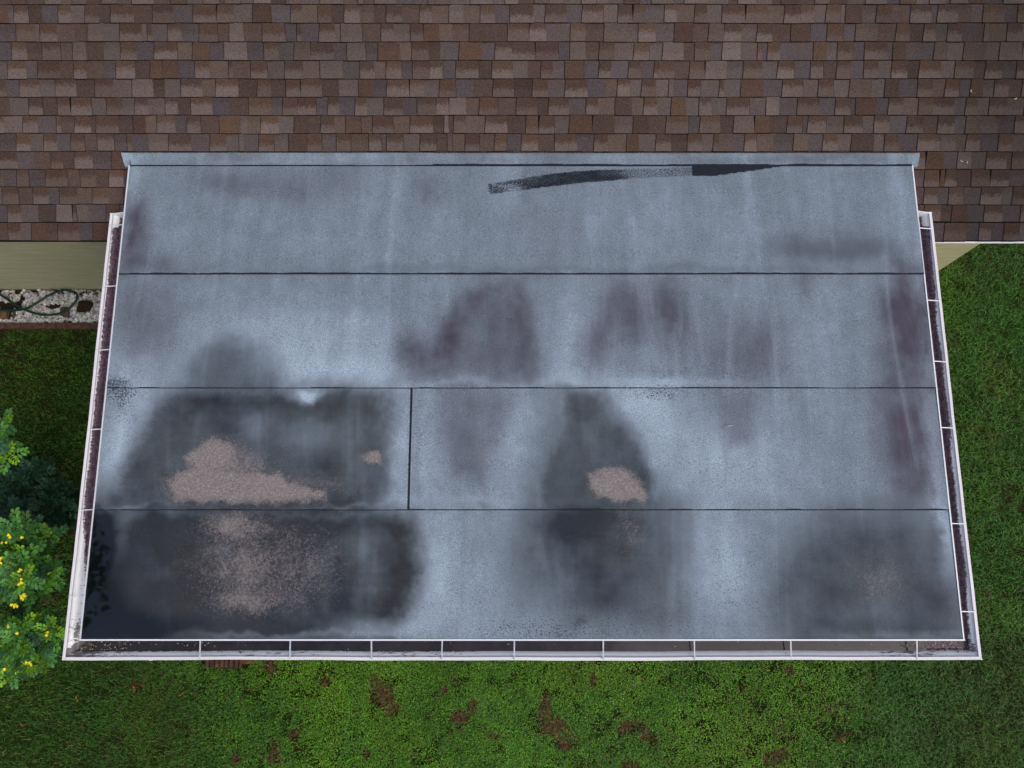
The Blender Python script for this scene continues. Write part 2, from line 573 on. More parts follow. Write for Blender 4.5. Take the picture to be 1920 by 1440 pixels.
YRIDGE, ZRIDGE = shingle_roof()
CORNER = at_z(1706, 543, 0)[0]
back_y = 2 * YRIDGE - WALL_Y
mb = MB().box(-8.6, CORNER, WALL_Y, back_y, -.05, ZE - .06)
hp(mb.build('wall', M_STU))
mb = MB().add([(CORNER - .15, WALL_Y, ZE - .06), (CORNER - .02, WALL_Y, ZE - .06), (CORNER - .02, back_y, ZE - .06), (CORNER - .15, back_y, ZE - .06), (CORNER - .15, YRIDGE, ZRIDGE - .12), (CORNER - .02, YRIDGE, ZRIDGE - .12)],
              [(0, 3, 4), (1, 5, 2), (0, 1, 2, 3), (0, 4, 5, 1), (3, 2, 5, 4)])
hp(mb.build('gable', M_STU))
hp(MB().box(-8.9, 4.9, YE + .067, WALL_Y - .002, ZE - .085, ZE - .065).build('soffit', M_WHITE))
hp(MB().box(-9, 4.9, YE + .05, YE + .065, ZE - .10, ZE - .02).build('fascia', M_STU))
hp(MB().box(-9, -2.0, YE - .006, YE + .011, ZE - .022, ZE - .012).build('drip_edge', M_DARK))
hp(MB().box(2.0, 4.95, YE - .020, YE + .011, ZE - .020, ZE - .013).build('drip_edge', M_WHITE))

# ------------------------------------------------------------------ patio room with the flat roof
room = tag(empty('patio_room', (0, Y_S[-1] + .4, 0)), 'low sloped patio room roof of stained grey bitumen sheets against the shingle roof', 'patio roof')


def rp(o):
    if o.parent is None: o.parent = room
    o.location = (0, -(Y_S[-1] + .4), 0); return o


BRIGHT = [(560, 640, 190, 75, .65), (640, 700, 190, 35, .6), (1340, 850, 130, 80, .35), (1120, 640, 40, 90, .3), (1290, 720, 120, 10, .5), (900, 720, 250, 8, .4), (1350, 1090, 45, 120, .3), (255, 790, 60, 75, .7), (215, 870, 26, 60, .8), (235, 690, 60, 45, .5), (748, 840, 22, 115, .6),
          (800, 830, 34, 110, .55), (1195, 750, 70, 34, .75), (1235, 805, 60, 60, .55), (1060, 630, 38, 95, .4), (1080, 708, 90, 22, .55), (955, 860, 50, 90, .45), (985, 760, 36, 50, .4),
          (812, 1080, 40, 120, .6), (890, 1080, 90, 120, .3), (745, 1182, 60, 22, .6), (1345, 1060, 55, 120, .45), (1400, 890, 130, 70, .3), (1540, 640, 70, 100, .2),
          (1762, 900, 12, 210, .6), (1733, 620, 8, 120, .5), (1718, 430, 9, 90, .3), (1784, 1010, 16, 70, .5), (470, 300, 200, 14, .15), (640, 300, 300, 12, .2), (1150, 300, 300, 14, .15), (1060, 900, 200, 30, -.1),
          (640, 450, 300, 80, .12), (1250, 420, 250, 70, .1), (245, 330, 12, 40, .3), (240, 299, 16, 20, .5), (1712, 299, 14, 20, .3), (760, 940, 25, 12, .5), (900, 945, 120, 12, .35), (560, 740, 26, 10, .9), (585, 742, 20, 12, .7), (1000, 1170, 120, 30, .2)]
MAUVE = [(254, 430, 22, 65, .45), (290, 490, 60, 30, .2), (265, 600, 52, 75, .2), (480, 350, 90, 30, .4), (395, 335, 60, 30, .25), (800, 360, 30, 42, .4), (640, 345, 30, 40, .25), (900, 640, 90, 80, .15), (785, 668, 50, 46, .36), (835, 620, 40, 60, .2), (1180, 600, 70, 60, .22), (1120, 660, 30, 50, .25), (1420, 640, 60, 60, .14), (1260, 560, 60, 40, .12),
         (770, 660, 30, 36, .25), (1400, 660, 85, 60, .15), (1708, 620, 40, 100, .5), (1705, 830, 50, 115, .35), (1510, 535, 16, 34, .4), (1540, 462, 100, 28, .3), (1700, 495, 40, 22, .6), (1757, 1010, 16, 36, .5), (440, 296, 90, 12, .5), (760, 300, 60, 12, .4), (900, 296, 80, 10, .3),
         (1060, 296, 60, 12, .4), (1300, 296, 120, 12, .35), (1560, 296, 140, 12, .4), (1040, 420, 120, 80, .12), (1240, 600, 60, 60, .2), (570, 340, 40, 60, .2)]
DARK = [(1132, 1055, 112, 88, .88), (1130, 975, 115, 40, .6), (1120, 1120, 80, 30, .3), (1240, 1055, 70, 95, .34), (1000, 1065, 55, 80, .26), (1160, 1150, 160, 30, .12), (1640, 1190, 150, 30, .3), (1540, 472, 100, 22, .4), (1640, 460, 60, 25, .3), (1650, 1100, 80, 60, .25), (1250, 940, 40, 25, .2), (722, 820, 10, 90, .22), (735, 868, 22, 26, .25), (772, 1060, 12, 90, .25), (1062, 830, 50, 100, .42), (1035, 915, 40, 40, .35), (1100, 740, 40, 16, .3),
        (1040, 1000, 60, 60, .3), (1500, 1060, 60, 100, .25), (240, 325, 10, 60, .2), (1340, 1160, 300, 40, .12), (1000, 700, 14, 100, .2), (690, 505, 600, 8, .15), (1300, 505, 500, 8, .15), (900, 950, 14, 6, .3), (560, 950, 300, 10, .3), (1090, 1166, 12, 9, .35)]
LIGHT_IN_DARK = [(600, 825, 80, 40, .40), (520, 795, 60, 36, .25), (575, 738, 22, 11, .95), (690, 1182, 70, 16, .55), (520, 1193, 260, 7, .5), (640, 1030, 70, 60, .22), (225, 985, 18, 50, .32), (455, 790, 40, 30, .2), (240, 946, 60, 4, .4), (450, 949, 160, 3, .15), (680, 850, 30, 60, .1), (1700, 1192, 130, 8, .35), (685, 1060, 40, 90, .28), (560, 1150, 60, 30, .15), (330, 900, 40, 30, .12), (1125, 850, 40, 40, .08), (1640, 1150, 90, 20, .15), (640, 946, 70, 4, .3)]
P_A = [(196, 952), (193, 920), (222, 878), (250, 835), (262, 790), (290, 757), (345, 726), (722, 726), (726, 780), (723, 865), (716, 905), (706, 985), (190, 985)]
P_B = [(150, 950), (700, 955), (768, 972), (786, 1040), (785, 1095), (762, 1150), (735, 1215), (140, 1215)]
P_C = [(1062, 735), (1130, 735), (1200, 832), (1228, 895), (1234, 990), (1026, 990), (1014, 930), (1028, 860), (1046, 790)]
P_D = [(1545, 975), (1680, 955), (1722, 975), (1780, 1050), (1812, 1110), (1830, 1240), (1470, 1240), (1455, 1120), (1500, 1020)]
P_E = [(325, 760), (348, 692), (385, 652), (430, 640), (480, 655), (522, 690), (548, 760)]
MAUVE_P = [([(902, 518), (985, 518), (1012, 640), (1008, 724), (818, 726), (735, 705), (772, 618), (800, 652), (858, 580)], 24, .46), ([(965, 530), (995, 560), (1012, 700), (975, 700), (962, 600)], 16, .30), ([(905, 530), (940, 540), (860, 640), (850, 700), (815, 700), (830, 620)], 16, .28),
           ([(818, 738), (952, 738), (935, 830), (902, 905), (850, 885), (812, 800)], 22, .46), ([(1148, 526), (1262, 526), (1305, 640), (1292, 705), (1225, 648), (1155, 640), (1104, 705), (1098, 640), (1124, 570)], 24, .48),
           ([(1340, 590), (1485, 605), (1482, 726), (1315, 726)], 34, .26), ([(1345, 738), (1416, 738), (1410, 818), (1362, 832)], 18, .40), ([(1652, 526), (1736, 526), (1752, 728), (1640, 728), (1638, 600)], 24, .62), ([(1630, 736), (1748, 736), (1768, 935), (1702, 940), (1648, 872)], 26, .55),
           ([(242, 370), (268, 390), (290, 470), (340, 512), (228, 512)], 20, .42), ([(225, 540), (320, 540), (330, 640), (300, 690), (215, 690)], 30, .26)]
P_S1 = [(345, 858), (372, 838), (402, 824), (432, 830), (443, 845), (441, 870), (405, 880), (470, 887), (525, 890), (548, 905), (612, 926), (604, 936), (540, 941), (330, 939), (316, 905), (330, 888), (360, 881)]
P_S2 = [(1107, 890), (1125, 880), (1150, 876), (1180, 884), (1196, 900), (1216, 930), (1205, 939), (1120, 935), (1108, 915)]
SILT = [(704, 854, 17, 14, 1.0), (450, 1060, 105, 85, .52), (430, 985, 60, 22, .45), (600, 1060, 80, 80, .34), (430, 890, 150, 52, .40), (640, 912, 70, 26, .26), (1185, 1000, 38, 55, .36), (1650, 1090, 64, 58, .42), (680, 862, 30, 24, .18), (1150, 905, 80, 45, .28), (420, 830, 50, 30, .3), (480, 1130, 90, 22, .3), (560, 905, 50, 18, .18), (330, 915, 30, 26, .3), (440, 865, 60, 30, .25)]
P_T1 = [(914, 345), (960, 337), (1020, 328), (1080, 321), (1140, 318), (1180, 317), (1300, 313), (1300, 331), (1200, 335), (1140, 340), (1080, 345), (1020, 352), (960, 360), (917, 366)]
P_T2 = [(1298, 311), (1475, 311), (1440, 316), (1400, 322), (1340, 330), (1299, 331)]
SPECK = [(225, 735, 34, 16, .42), (225, 760, 24, 34, .40), (215, 720, 30, 8, .35), (1235, 738, 60, 12, .40), (785, 820, 16, 100, .28), (245, 820, 30, 50, .2), (1350, 700, 140, 50, .2), (1420, 880, 200, 60, .17), (900, 1100, 120, 90, .16), (1000, 1180, 160, 22, .26), (1380, 1100, 120, 80, .18), (220, 700, 50, 40, .2), (560, 640, 160, 70, .12), (1180, 1160, 160, 40, .2)]


def on(px, py):
    p = flat(px, py); return p[0], p[1]


def blobs(x, y, lst):
    s = np.zeros(x.shape)
    for cx, cy, rx, ry, a in lst:
        ux, uy = on(cx, cy)
        d = ((x - ux) / (rx * PXM)) ** 2 + ((y - uy) / (ry * PXM)) ** 2
        s = s + a * np.exp(-d * .9)
    return s


def pmask(x, y, poly, soft):
    return sstep(-soft * PXM, soft * PXM, poly_sd(x, y, [on(*p) for p in poly]))


def stains(x, y):
    wx = x + (fbm(x * 3, y * 3, 21) - .5) * .14 + (fbm(x * 14, y * 14, 31) - .5) * .035
    wy = y + (fbm(x * 3, y * 3, 41) - .5) * .14 + (fbm(x * 14, y * 14, 51) - .5) * .035
    wx = wx + (fbm(x * 30, y * 30, 33) - .5) * .03 * (1 + fbm(x * 2, y * 2, 35)); wy = wy + (fbm(x * 16, y * 12, 53) - .5) * .05
    nz = (fbm(x * 7, y * 7, 61) - .5) + .8 * (fbm(x * 1.8, y * 1.8, 66) - .5)
    bright = np.clip(blobs(wx, wy, BRIGHT) + nz * .22, 0, 1)
    mauve = blobs(wx, wy, MAUVE)
    for pl, so, am in MAUVE_P: mauve = mauve + am * .90 * pmask(wx, wy + (fbm(x * 9, y * 1.2, 37) - .5) * .16, pl, so * 1.35)
    mauve = np.clip(mauve * (1 + nz * .9), 0, .95)
    dark = np.maximum.reduce([.92 * pmask(wx, wy, P_A, 34), 1.10 * pmask(wx, wy, P_B, 34), .76 * pmask(wx, wy, P_C, 24), .80 * pmask(wx, wy, P_D, 70), .62 * pmask(wx, wy, P_E, 30), np.clip(blobs(wx, wy, DARK), 0, .95)])
    mot = (fbm(x * 5, y * 5.5, 151, 5) - .5) * .42 + (fbm(x * 2, y * 60, 161, 2) - .5) * .06
    dark = dark * .94 * (1 + mot * sstep(.1, .5, dark))
    dark = np.clip(dark * (1 + .35 * nz) - blobs(wx, wy, LIGHT_IN_DARK), 0, 1)
    mauve = mauve * (1 - .7 * dark)
    fx = x + (fbm(x * 14, y * 14, 71, 5) - .5) * .07; fy = y + (fbm(x * 14, y * 14, 81, 5) - .5) * .07
    silt = np.maximum(1.12 * pmask(fx, fy, P_S1, 24), 1.12 * pmask(fx, fy, P_S2, 20))
    silt = np.clip(np.maximum(silt, blobs(fx, fy, SILT) * (.75 + fbm(x * 12, y * 12, 91) * .5)), 0, 1.1)
    t1 = pmask(x, y, P_T1, 1.6)
    along = (x - on(914, 345)[0]) / (on(1300, 320)[0] - on(914, 345)[0])
    dens = .50 + .34 * sstep(.10, .34, along) - .56 * sstep(.50, .80, along)
    dens = dens + (fbm(x * 8, y * 25, 95) - .5) * .5
    tar = np.maximum(np.clip(dens, .46, .95) * t1, 1.1 * pmask(x, y, P_T2, 1.2))
    # ponded water in the low corner
    gl = np.clip(blobs(wx, wy, [(160, 1110, 70, 120, 1.3), (190, 1190, 110, 50, 1.2), (160, 1000, 50, 70, 1.0), (330, 1180, 120, 30, .5)]), 0, 1)
    spk = np.clip(blobs(wx, wy, SPECK), 0, .6)
    return dark, mauve, bright, silt, tar, gl, spk


def sheet(name, xa, xb, y_top, y_bot, lift_top, lift_bot, bead, side_bead=None, label=None, open_edge=False, base=zflat):
    """one roll of sheet: fine grid, bottom edge lapped over the next one with a bead of black bitumen"""
    nx = max(2, int((xb - xa) / .011)); ny = int((y_top - y_bot) / .011)
    xs = np.linspace(xa, xb, nx)
    ys = np.linspace(y_top, y_bot, ny)
    if bead > 0:
        ys = np.r_[ys[:-1], y_bot + bead * 1.0 + .004, y_bot + bead, y_bot + bead * .4, y_bot]
        ys = np.sort(ys)[::-1]
    X, Y = np.meshgrid(xs, ys)
    f = (y_top - Y) / (y_top - y_bot)
    Z = base(Y) + lift_top + (lift_bot - lift_top) * f + (fbm(X * 1.5, Y * 1.5, 7) - .5) * .004
    dark, mauve, bright, silt, tar, gl, spk = stains(X, Y)
    if bead > 0:
        w = bead * (.55 + .9 * fbm(xs * 6, xs * 0 + y_bot * 9, 13))[None, :]
        tar = np.maximum(tar, 1.2 * sstep(1.12, .8, (Y - y_bot) / w))
        Z = np.where(Y <= y_bot + 1e-6, base(Y) + .0005, Z)
        silt = np.where((Y - y_bot) < w * 1.2, silt * .6, silt)
    if side_bead:
        w = side_bead
        e = xs[None, :] * np.ones_like(Y)
        tar = np.maximum(tar, 1.2 * sstep(1.2, .8, (xb - e) / w))
    Vt = np.stack([X, Y, Z], -1).reshape(-1, 3)
    i = np.arange(nx - 1)[None, :] + np.arange(len(ys) - 1)[:, None] * nx
    Qd = np.stack([i, i + nx, i + nx + 1, i + 1], -1).reshape(-1, 4)
    st = np.stack([dark, mauve, bright], -1).reshape(-1, 3)
    s2 = np.stack([silt, tar, gl], -1).reshape(-1, 3)
    o = rp(link(name, np_mesh(name, Vt, Qd, attrs={'stain': st, 'stain2': s2, 'speck': spk.ravel()}, smooth=True), None, [M_MEM]))
    if label: o['label'] = label
    return o


y0, y1, y2, y3, y4 = Y_S
XV = on(771, 840)[0]
sheet('roofing_sheet', XL, XR, y0 + .03, y1, .004, .009, .013, label='uppermost sheet with a tar streak along its top edge')
sheet('roofing_sheet', XL, XR, y1 + .05, y2, .001, .008, .008, label='sheet with purple mildew stains')
sheet('roofing_sheet', XL, XV, y2 + .05, y3, .0008, .0085, .008, side_bead=.015, label='short sheet with a dried silt patch')
sheet('roofing_sheet', XV - .03, XR, y2 + .05, y3, .0006, .007, .011, label='long sheet with a single silt patch near its lower edge')
sheet('roofing_sheet', XL, XR, y3 + .05, y4, .0005, .004, 0, label='lowest sheet, nearly black and wet at one end')


def flashing(xa, xb, flare_a, flare_b, lift, bead, py_t=287, py_b=313):
    ya = at_slope(960, py_t, YE, ZE, M_MAIN)[1]; yb = Y_S[0] - .002
    ym = YT
    nx = int((xb - xa) / .012)
    xs = np.linspace(xa, xb, nx)
    ys = np.r_[np.linspace(ya, yb + bead + .002, 14), yb + bead * .8, yb + bead * .4, yb]
    X, Y = np.meshgrid(xs, ys)
    Z = np.maximum(zmain(Y) + .016, zflat(Y) + .013) + lift
    # flared free ends run out over the shingles beside the flat roof
    g = np.maximum(sstep(XL + .01, XL - .03, X), sstep(XR - .01, XR + .03, X))
    Z = Z * (1 - g) + (zmain(Y) + .018 + lift) * g
    f = (Y - yb) / (ya - yb)
    Xd = X.copy()
    if flare_a: Xd = np.where(X < XL, X + (1 - f) * .022 + (fbm(X * 0 + 3, Y * 20, 5) - .5) * .012, X)
    if flare_b: Xd = np.where(X > XR, X - (1 - f) * .010 + (fbm(X * 0 + 9, Y * 20, 6) - .5) * .012, X)
    Z = np.where(Y <= yb + 1e-6, Z - .010, Z)
    Z = np.where(Y >= ya - 1e-6, Z - .010, Z)
    dark, mauve, bright, silt, tar, gl, spk = stains(Xd, Y)
    tar = np.zeros_like(tar)
    w = bead * (.5 + 1.0 * fbm(xs * 5, xs * 0 + 3, 17))[None, :]
    tar = np.maximum(tar, 1.2 * sstep(1.1, .7, (Y - yb) / w) * (1 - g))
    tar = np.maximum(tar, 1.2 * sstep(.010, .004, ya - Y) )
    i = np.arange(nx - 1)[None, :] + np.arange(len(ys) - 1)[:, None] * nx
    Qd = np.stack([i, i + nx, i + nx + 1, i + 1], -1).reshape(-1, 4)
    st = np.stack([dark, mauve, bright], -1).reshape(-1, 3); s2 = np.stack([silt, tar, gl], -1).reshape(-1, 3)
    return rp(link('flashing_strip', np_mesh('flashing_strip', np.stack([Xd, Y, Z], -1).reshape(-1, 3), Qd,
              attrs={'stain': st, 'stain2': s2, 'speck': spk.ravel() * 0}, smooth=True), None, [M_MEM]))


XF = on(812, 300)[0]
XFL, XFR = flat(230, 300)[0] + .0, flat(1722, 300)[0]
flashing(XFL, XF, True, False, .005, .006)
flashing(XF - .03, XFR, False, True, .001, .016)

# roof deck, white drip edges, room walls
mb = MB()
yb = Y_S[-1] + .012
mb.hexa([(XL + .004, yb, zflat(yb) - .13), (XR - .004, yb, zflat(yb) - .13), (XR - .004, YE - .02, zflat(YE) - .13), (XL + .004, YE - .02, zflat(YE) - .13)],
        [(XL + .004, yb, zflat(yb) - .004), (XR - .004, yb, zflat(yb) - .004), (XR - .004, YE - .02, zflat(YE) - .004), (XL + .004, YE - .02, zflat(YE) - .004)])
mb.hexa([(XL + .004, YE - .02, zmain(YE) + .02), (XR - .004, YE - .02, zmain(YE) + .02), (XR - .004, YT - .02, zmain(YT) - .01), (XL + .004, YT - .02, zmain(YT) - .01)],
        [(XL + .004, YE - .02, zflat(YE) - .004), (XR - .004, YE - .02, zflat(YE) - .004), (XR - .004, YT - .02, zflat(YT) - .004), (XL + .004, YT - .02, zflat(YT) - .004)])
rp(mb.build('roof_deck', M_WHITE))


def drip(pts_in, pts_out):                       # thin L of white metal along an edge
    m = MB()
    a, b = pts_in; c, d = pts_out
    t = .0035
    m.add([(a[0], a[1], a[2] + t), (b[0], b[1], b[2] + t), (d[0], d[1], d[2] + t), (c[0], c[1], c[2] + t), (d[0], d[1], d[2] - .06), (c[0], c[1], c[2] - .06)],
          [(0, 1, 2, 3), (3, 2, 4, 5)])
    o = rp(m.build('drip_edge', M_STRAP))
    md = o.modifiers.new('solid', 'SOLIDIFY'); md.thickness = .002
    return o


yt_ = Y_S[0] + .01
for X_, sgn in ((XL, -1), (XR, 1)):
    drip(((X_ - sgn * .004, yt_, zflat(yt_) + .004), (X_ - sgn * .004, yb - .02, zflat(yb) + .004)),
         ((X_ + sgn * .007, yt_, zflat(yt_) + .002), (X_ + sgn * .007, yb - .02, zflat(yb) + .002)))
drip(((XL - .010, Y_S[-1] + .003, zflat(Y_S[-1]) + .004), (XR + .010, Y_S[-1] + .003, zflat(Y_S[-1]) + .004)),
     ((XL - .010, Y_S[-1] - .007, zflat(Y_S[-1]) + .001), (XR + .010, Y_S[-1] - .007, zflat(Y_S[-1]) + .001)))
zw = zflat(Y_S[-1]) - .13
mb = MB()
wx0, wx1, wy0 = XL + .35, XR - .35, Y_S[-1] + .42
mb.box(wx0, wx1, wy0, wy0 + .12, -.05, zw).box(wx0, wx0 + .12, wy0 + .121, WALL_Y - .004, -.05, zw).box(wx1 - .12, wx1, wy0 + .121, WALL_Y - .004, -.05, zw)
rp(mb.build('wall', M_STU))

# ------------------------------------------------------------------ white gutter round three sides
gutter = tag(empty('gutter', (0, Y_S[-1], 0)), 'white metal gutter wrapped round three edges of the patio roof, stained dark inside', 'gutter')


def gp(o, parent=None):
    if parent is None:
        o.parent = gutter; o.location = (0, -Y_S[-1], 0)
    else:
        o.parent = parent
    return o


PROF = [(.002, .012), (.003, .118), (.010, .124), (.070, .124), (.082, .114), (.090, .096), (.098, .082), (.109, .070), (.1125, .060), (.1150, .052), (.1190, .0498), (.1345, .0485), (.137, .052), (.137, .068), (.129, .070)]
PROF = [(u_ if u_ < .06 else u_ * 1.10, d_) for u_, d_ in PROF]
PROF_A = [0, 0, 0, .02, .16, .40, .54, .74, .88, 1.0, 1.12, 1.6, 1.6, 1.6, 1.6]      # how far up the inner wall
yE_ = Y_S[-1]
GY_TOP_L = at_slope(214, 402, YT, ZT - .05, M_FLAT)[1]
GY_TOP_R = at_slope(1742, 400, YT, ZT - .05, M_FLAT)[1]


def gutter_run(side, label=None):
    N = 160
    tt = np.linspace(0, 1, N)
    verts, gut = [], []
    for i, t in enumerate(tt):
        for (u, d), a in zip(PROF, PROF_A):
            sag = (.006 * math.sin(t * 9 + (3 if side == 0 else 0)) + .004 * math.sin(t * 23) + .002 * math.sin(t * 61)) * (u / .137)
            uo = u + sag * .5
            if side == 0:                        # front
                x = (XL - u) + t * (XR - XL + 2 * u); y = yE_ - uo; z = zflat(yE_) - d - sag
            else:
                gy = GY_TOP_L if side < 0 else GY_TOP_R
                y = gy + t * (yE_ - u - gy)
                x = XL - uo if side < 0 else XR + uo
                z = zflat(max(y, yE_)) - d - sag * .5
            verts.append((x, y, z))
            if side == -1:
                lvl = .80 - .06 * t + .03 * math.sin(t * 31) if t < .70 else max(-.6, .75 - (t - .70) * 4.6)
                if t < .03: lvl = .3
                grime = max(0, .42 - abs(t - .955) * 5) + .3 * (t > .83) * (a < .5) * max(0, .5 + .5 * math.sin(t * 60)) + (.62 if t > .985 else 0)
            elif side == 1:
                lvl = .77 + .08 * math.sin(t * 17) + .05 * math.sin(t * 41) - .16 * t - max(0, t - .82) * 1.2
                if t < .03: lvl = .3
                grime = .22 * (a < .6) + max(0, .5 - abs(t - .99) * 9)
            else:
                lvl = .16 + .14 * (t < .45) + .06 * math.sin(t * 21)
                grime = .10 + .30 * (t < .45) * (.6 + .4 * math.sin(t * 37)) + max(0, .5 - abs(t - .93) * 8) + max(0, .55 - t * 14) - (.1 if t > .5 and t < .85 else 0)
            if a > 1.05: grime *= .25; lvl = -1
            gut.append((a, lvl, max(0, grime)))
    P = len(PROF)
    i = np.arange(P - 1)[None, :] + np.arange(N - 1)[:, None] * P
    Qd = np.stack([i, i + 1, i + P + 1, i + P], -1).reshape(-1, 4)
    o = gp(link('trough', np_mesh('trough', verts, Qd, attrs={'gut': np.array(gut)}, smooth=False), None, [M_GUT]))
    md = o.modifiers.new('solid', 'SOLIDIFY'); md.thickness = .0014; md.offset = 0
    if label: o['label'] = label
    return o


run_l = gutter_run(-1, 'trough with a purple black stain that fades out to clean white towards the corner')
run_r = gutter_run(1, 'trough with a patchy pinkish purple stain along its whole length')
run_f = gutter_run(0, 'front trough holding dark rain water')
for run, side, gy in ((run_l, -1, GY_TOP_L), (run_r, 1, GY_TOP_R)):
    X_ = XL if side < 0 else XR
    vs = [(X_ + side * u, gy + dy, zflat(gy) - d + (.002 if k == 0 else 0)) for dy in (0, .006) for k, (u, d) in enumerate(PROF[:12])]
    n = 12
    mb = MB().add(vs, [tuple(range(n)), tuple(range(2 * n - 1, n - 1, -1))] + [(k, (k + 1) % n, n + (k + 1) % n, n + k) for k in range(n)])
    gp(mb.build('end_cap', M_WHITE), run)
    mb = MB().box(min(X_, X_ + side * .150), max(X_, X_ + side * .150), gy - .002, gy + .010, zflat(gy) - .050, zflat(gy) - .0455)
    gp(mb.build('end_rim', M_WHITE), run)


def strap(run, p0, p1, w=.011, mat=M_STRAP):
    p0, p1 = Vector(p0), Vector(p1)
    d = (p1 - p0); d.normalize()
    s = d.cross(Vector((0, 0, 1))).normalized() * (w / 2)
    up = Vector((0, 0, .002))
    m = MB().hexa([p0 - s - up, p1 - s - up, p1 + s - up, p0 + s - up], [p0 - s + up, p1 - s + up, p1 + s + up, p0 + s + up])
    return gp(m.build('hanger', mat), run)


for py in (418, 533, 653, 803, 955, 1118):
    y = flat(200, py)[1]
    strap(run_l, (XL - .004, y, zflat(y) - .030), (XL - .144, y - .004, zflat(y) - .046), .008)
for py in (424, 560, 675, 800, 981, 1147):
    y = flat(1760, py)[1]
    strap(run_r, (XR + .004, y, zflat(y) - .030), (XR + .144, y - .004, zflat(y) - .046), .008)
for px in (371, 542, 695, 829, 965, 1132, 1304, 1485, 1724):
    x = at_z(px, 1215, zflat(yE_))[0]
    strap(run_f, (x + random.uniform(-.004, .004), yE_ - .006, zflat(yE_) - .022), (x + random.uniform(-.006, .006), yE_ - .145, zflat(yE_) - .045), .010, M_STRAP2)

k = NT('gutter_water', .06, .38)
n = k.noise(6, 4, .6)
k.color(k.mix(k.ramp(n, .35, .7), (.020, .018, .021, 1), (.036, .032, .036, 1))); k.bump(k.noise(14, 2), .01, .005)
zwat = zflat(yE_) - .104
mb = MB().box(XL + .03, XR - .22, yE_ - .0945, yE_ - .003, zwat - .008, zwat)
gp(mb.build('water', k.m), run_f)
# downspout below the front trough, its tip just showing
dx = at_z(281, 1236, zflat(yE_) - .12)[0]
mb = MB()
mb.hexa([(dx - .03, yE_ - .10, -.0), (dx + .03, yE_ - .10, 0), (dx + .03, yE_ - .03, 0), (dx - .03, yE_ - .03, 0)],
        [(dx - .03, yE_ - .09, zflat(yE_) - .127), (dx + .03, yE_ - .09, zflat(yE_) - .127), (dx + .03, yE_ - .02, zflat(yE_) - .127), (dx - .03, yE_ - .02, zflat(yE_) - .127)])
mb.hexa([(dx - .012, yE_ - .165, zflat(yE_) - .155), (dx + .012, yE_ - .165, zflat(yE_) - .155), (dx + .034, yE_ - .101, zflat(yE_) - .155), (dx - .034, yE_ - .101, zflat(yE_) - .155)],
        [(dx - .012, yE_ - .165, zflat(yE_) - .13), (dx + .012, yE_ - .165, zflat(yE_) - .13), (dx + .034, yE_ - .101, zflat(yE_) - .13), (dx - .034, yE_ - .101, zflat(yE_) - .13)])
gp(mb.build('downspout', M_WHITE))

# ------------------------------------------------------------------ gravel bed, edging, hose, stones
BED_Y1 = WALL_Y - .004
BED_Y0 = at_z(100, 607, 0)[1]
BED_X1 = -3.75
tag(MB().box(-8.4, BED_X1, BED_Y0, BED_Y1, -.05, .004).build('gravel_ground', mat_noise('bed_soil', lin(30, 26, 22), lin(58, 50, 42), 30, .95, .6)), 'dark earth under the white gravel beside the wall', 'ground', kind='structure')


def ico():
    bm = bmesh.new(); bmesh.ops.create_icosphere(bm, subdivisions=1, radius=1)
    v = np.array([x.co[:] for x in bm.verts]); f = np.array([[q.index for q in p.verts] for p in bm.faces]); bm.free()
    return v, f


IV, IF = ico()


def rot_rand(n):
    q = rng.normal(size=(n, 4)); q /= np.linalg.norm(q, axis=1)[:, None]
    w, x, y, z = q.T
    return np.stack([np.stack([1 - 2 * (y * y + z * z), 2 * (x * y - z * w), 2 * (x * z + y * w)], -1), np.stack([2 * (x * y + z * w), 1 - 2 * (x * x + z * z), 2 * (y * z - x * w)], -1),
                     np.stack([2 * (x * z - y * w), 2 * (y * z + x * w), 1 - 2 * (x * x + y * y)], -1)], 1)


n = 5200
cx = rng.uniform(-6.6, BED_X1, n); cy = rng.uniform(BED_Y0 + .01, BED_Y1 - .012, n)
gap = fbm(cx * 5, cy * 5, 77)
keep = (gap < .68) & ((cy < BED_Y1 - .07) | (rng.random(n) < .45))
hole = (np.abs(cx - at_z(10, 592, 0)[0]) < .10) & (np.abs(cy - at_z(10, 592, 0)[1]) < .06)
keep &= ~hole
cx, cy = cx[keep], cy[keep]; n = len(cx)
sz = rng.uniform(.012, .025, n)
Rm = rot_rand(n)
scl = np.stack([sz * rng.uniform(.9, 1.5, n), sz * rng.uniform(.8, 1.1, n), sz * rng.uniform(.6, .9, n)], -1)
V = np.einsum('nij,nvj->nvi', Rm, IV[None] * (1 + rng.uniform(-.16, .16, (n, len(IV), 1))) * scl[:, None, :]) + np.stack([cx, cy, .006 + rng.uniform(.0, .022, n)], -1)[:, None, :]
tone = rng.uniform(.34, .80, n)[:, None] * np.array([1.0, .99, 1.0]) * (1 + rng.normal(0, .04, (n, 3)))
brn = rng.random(n) < .10
tone[brn] = np.array([.20, .16, .11])
F = (IF[None] + (np.arange(n) * len(IV))[:, None, None]).reshape(-1, 3)
tag(link('gravel', np_mesh('gravel', V.reshape(-1, 3), None, F, attrs={'tone': np.repeat(tone, len(IV), 0)}, smooth=True), None, [mat_attr('white_pebble', rough=.7)]),
    'white pebble gravel filling the bed along the olive wall', 'gravel', kind='stuff')

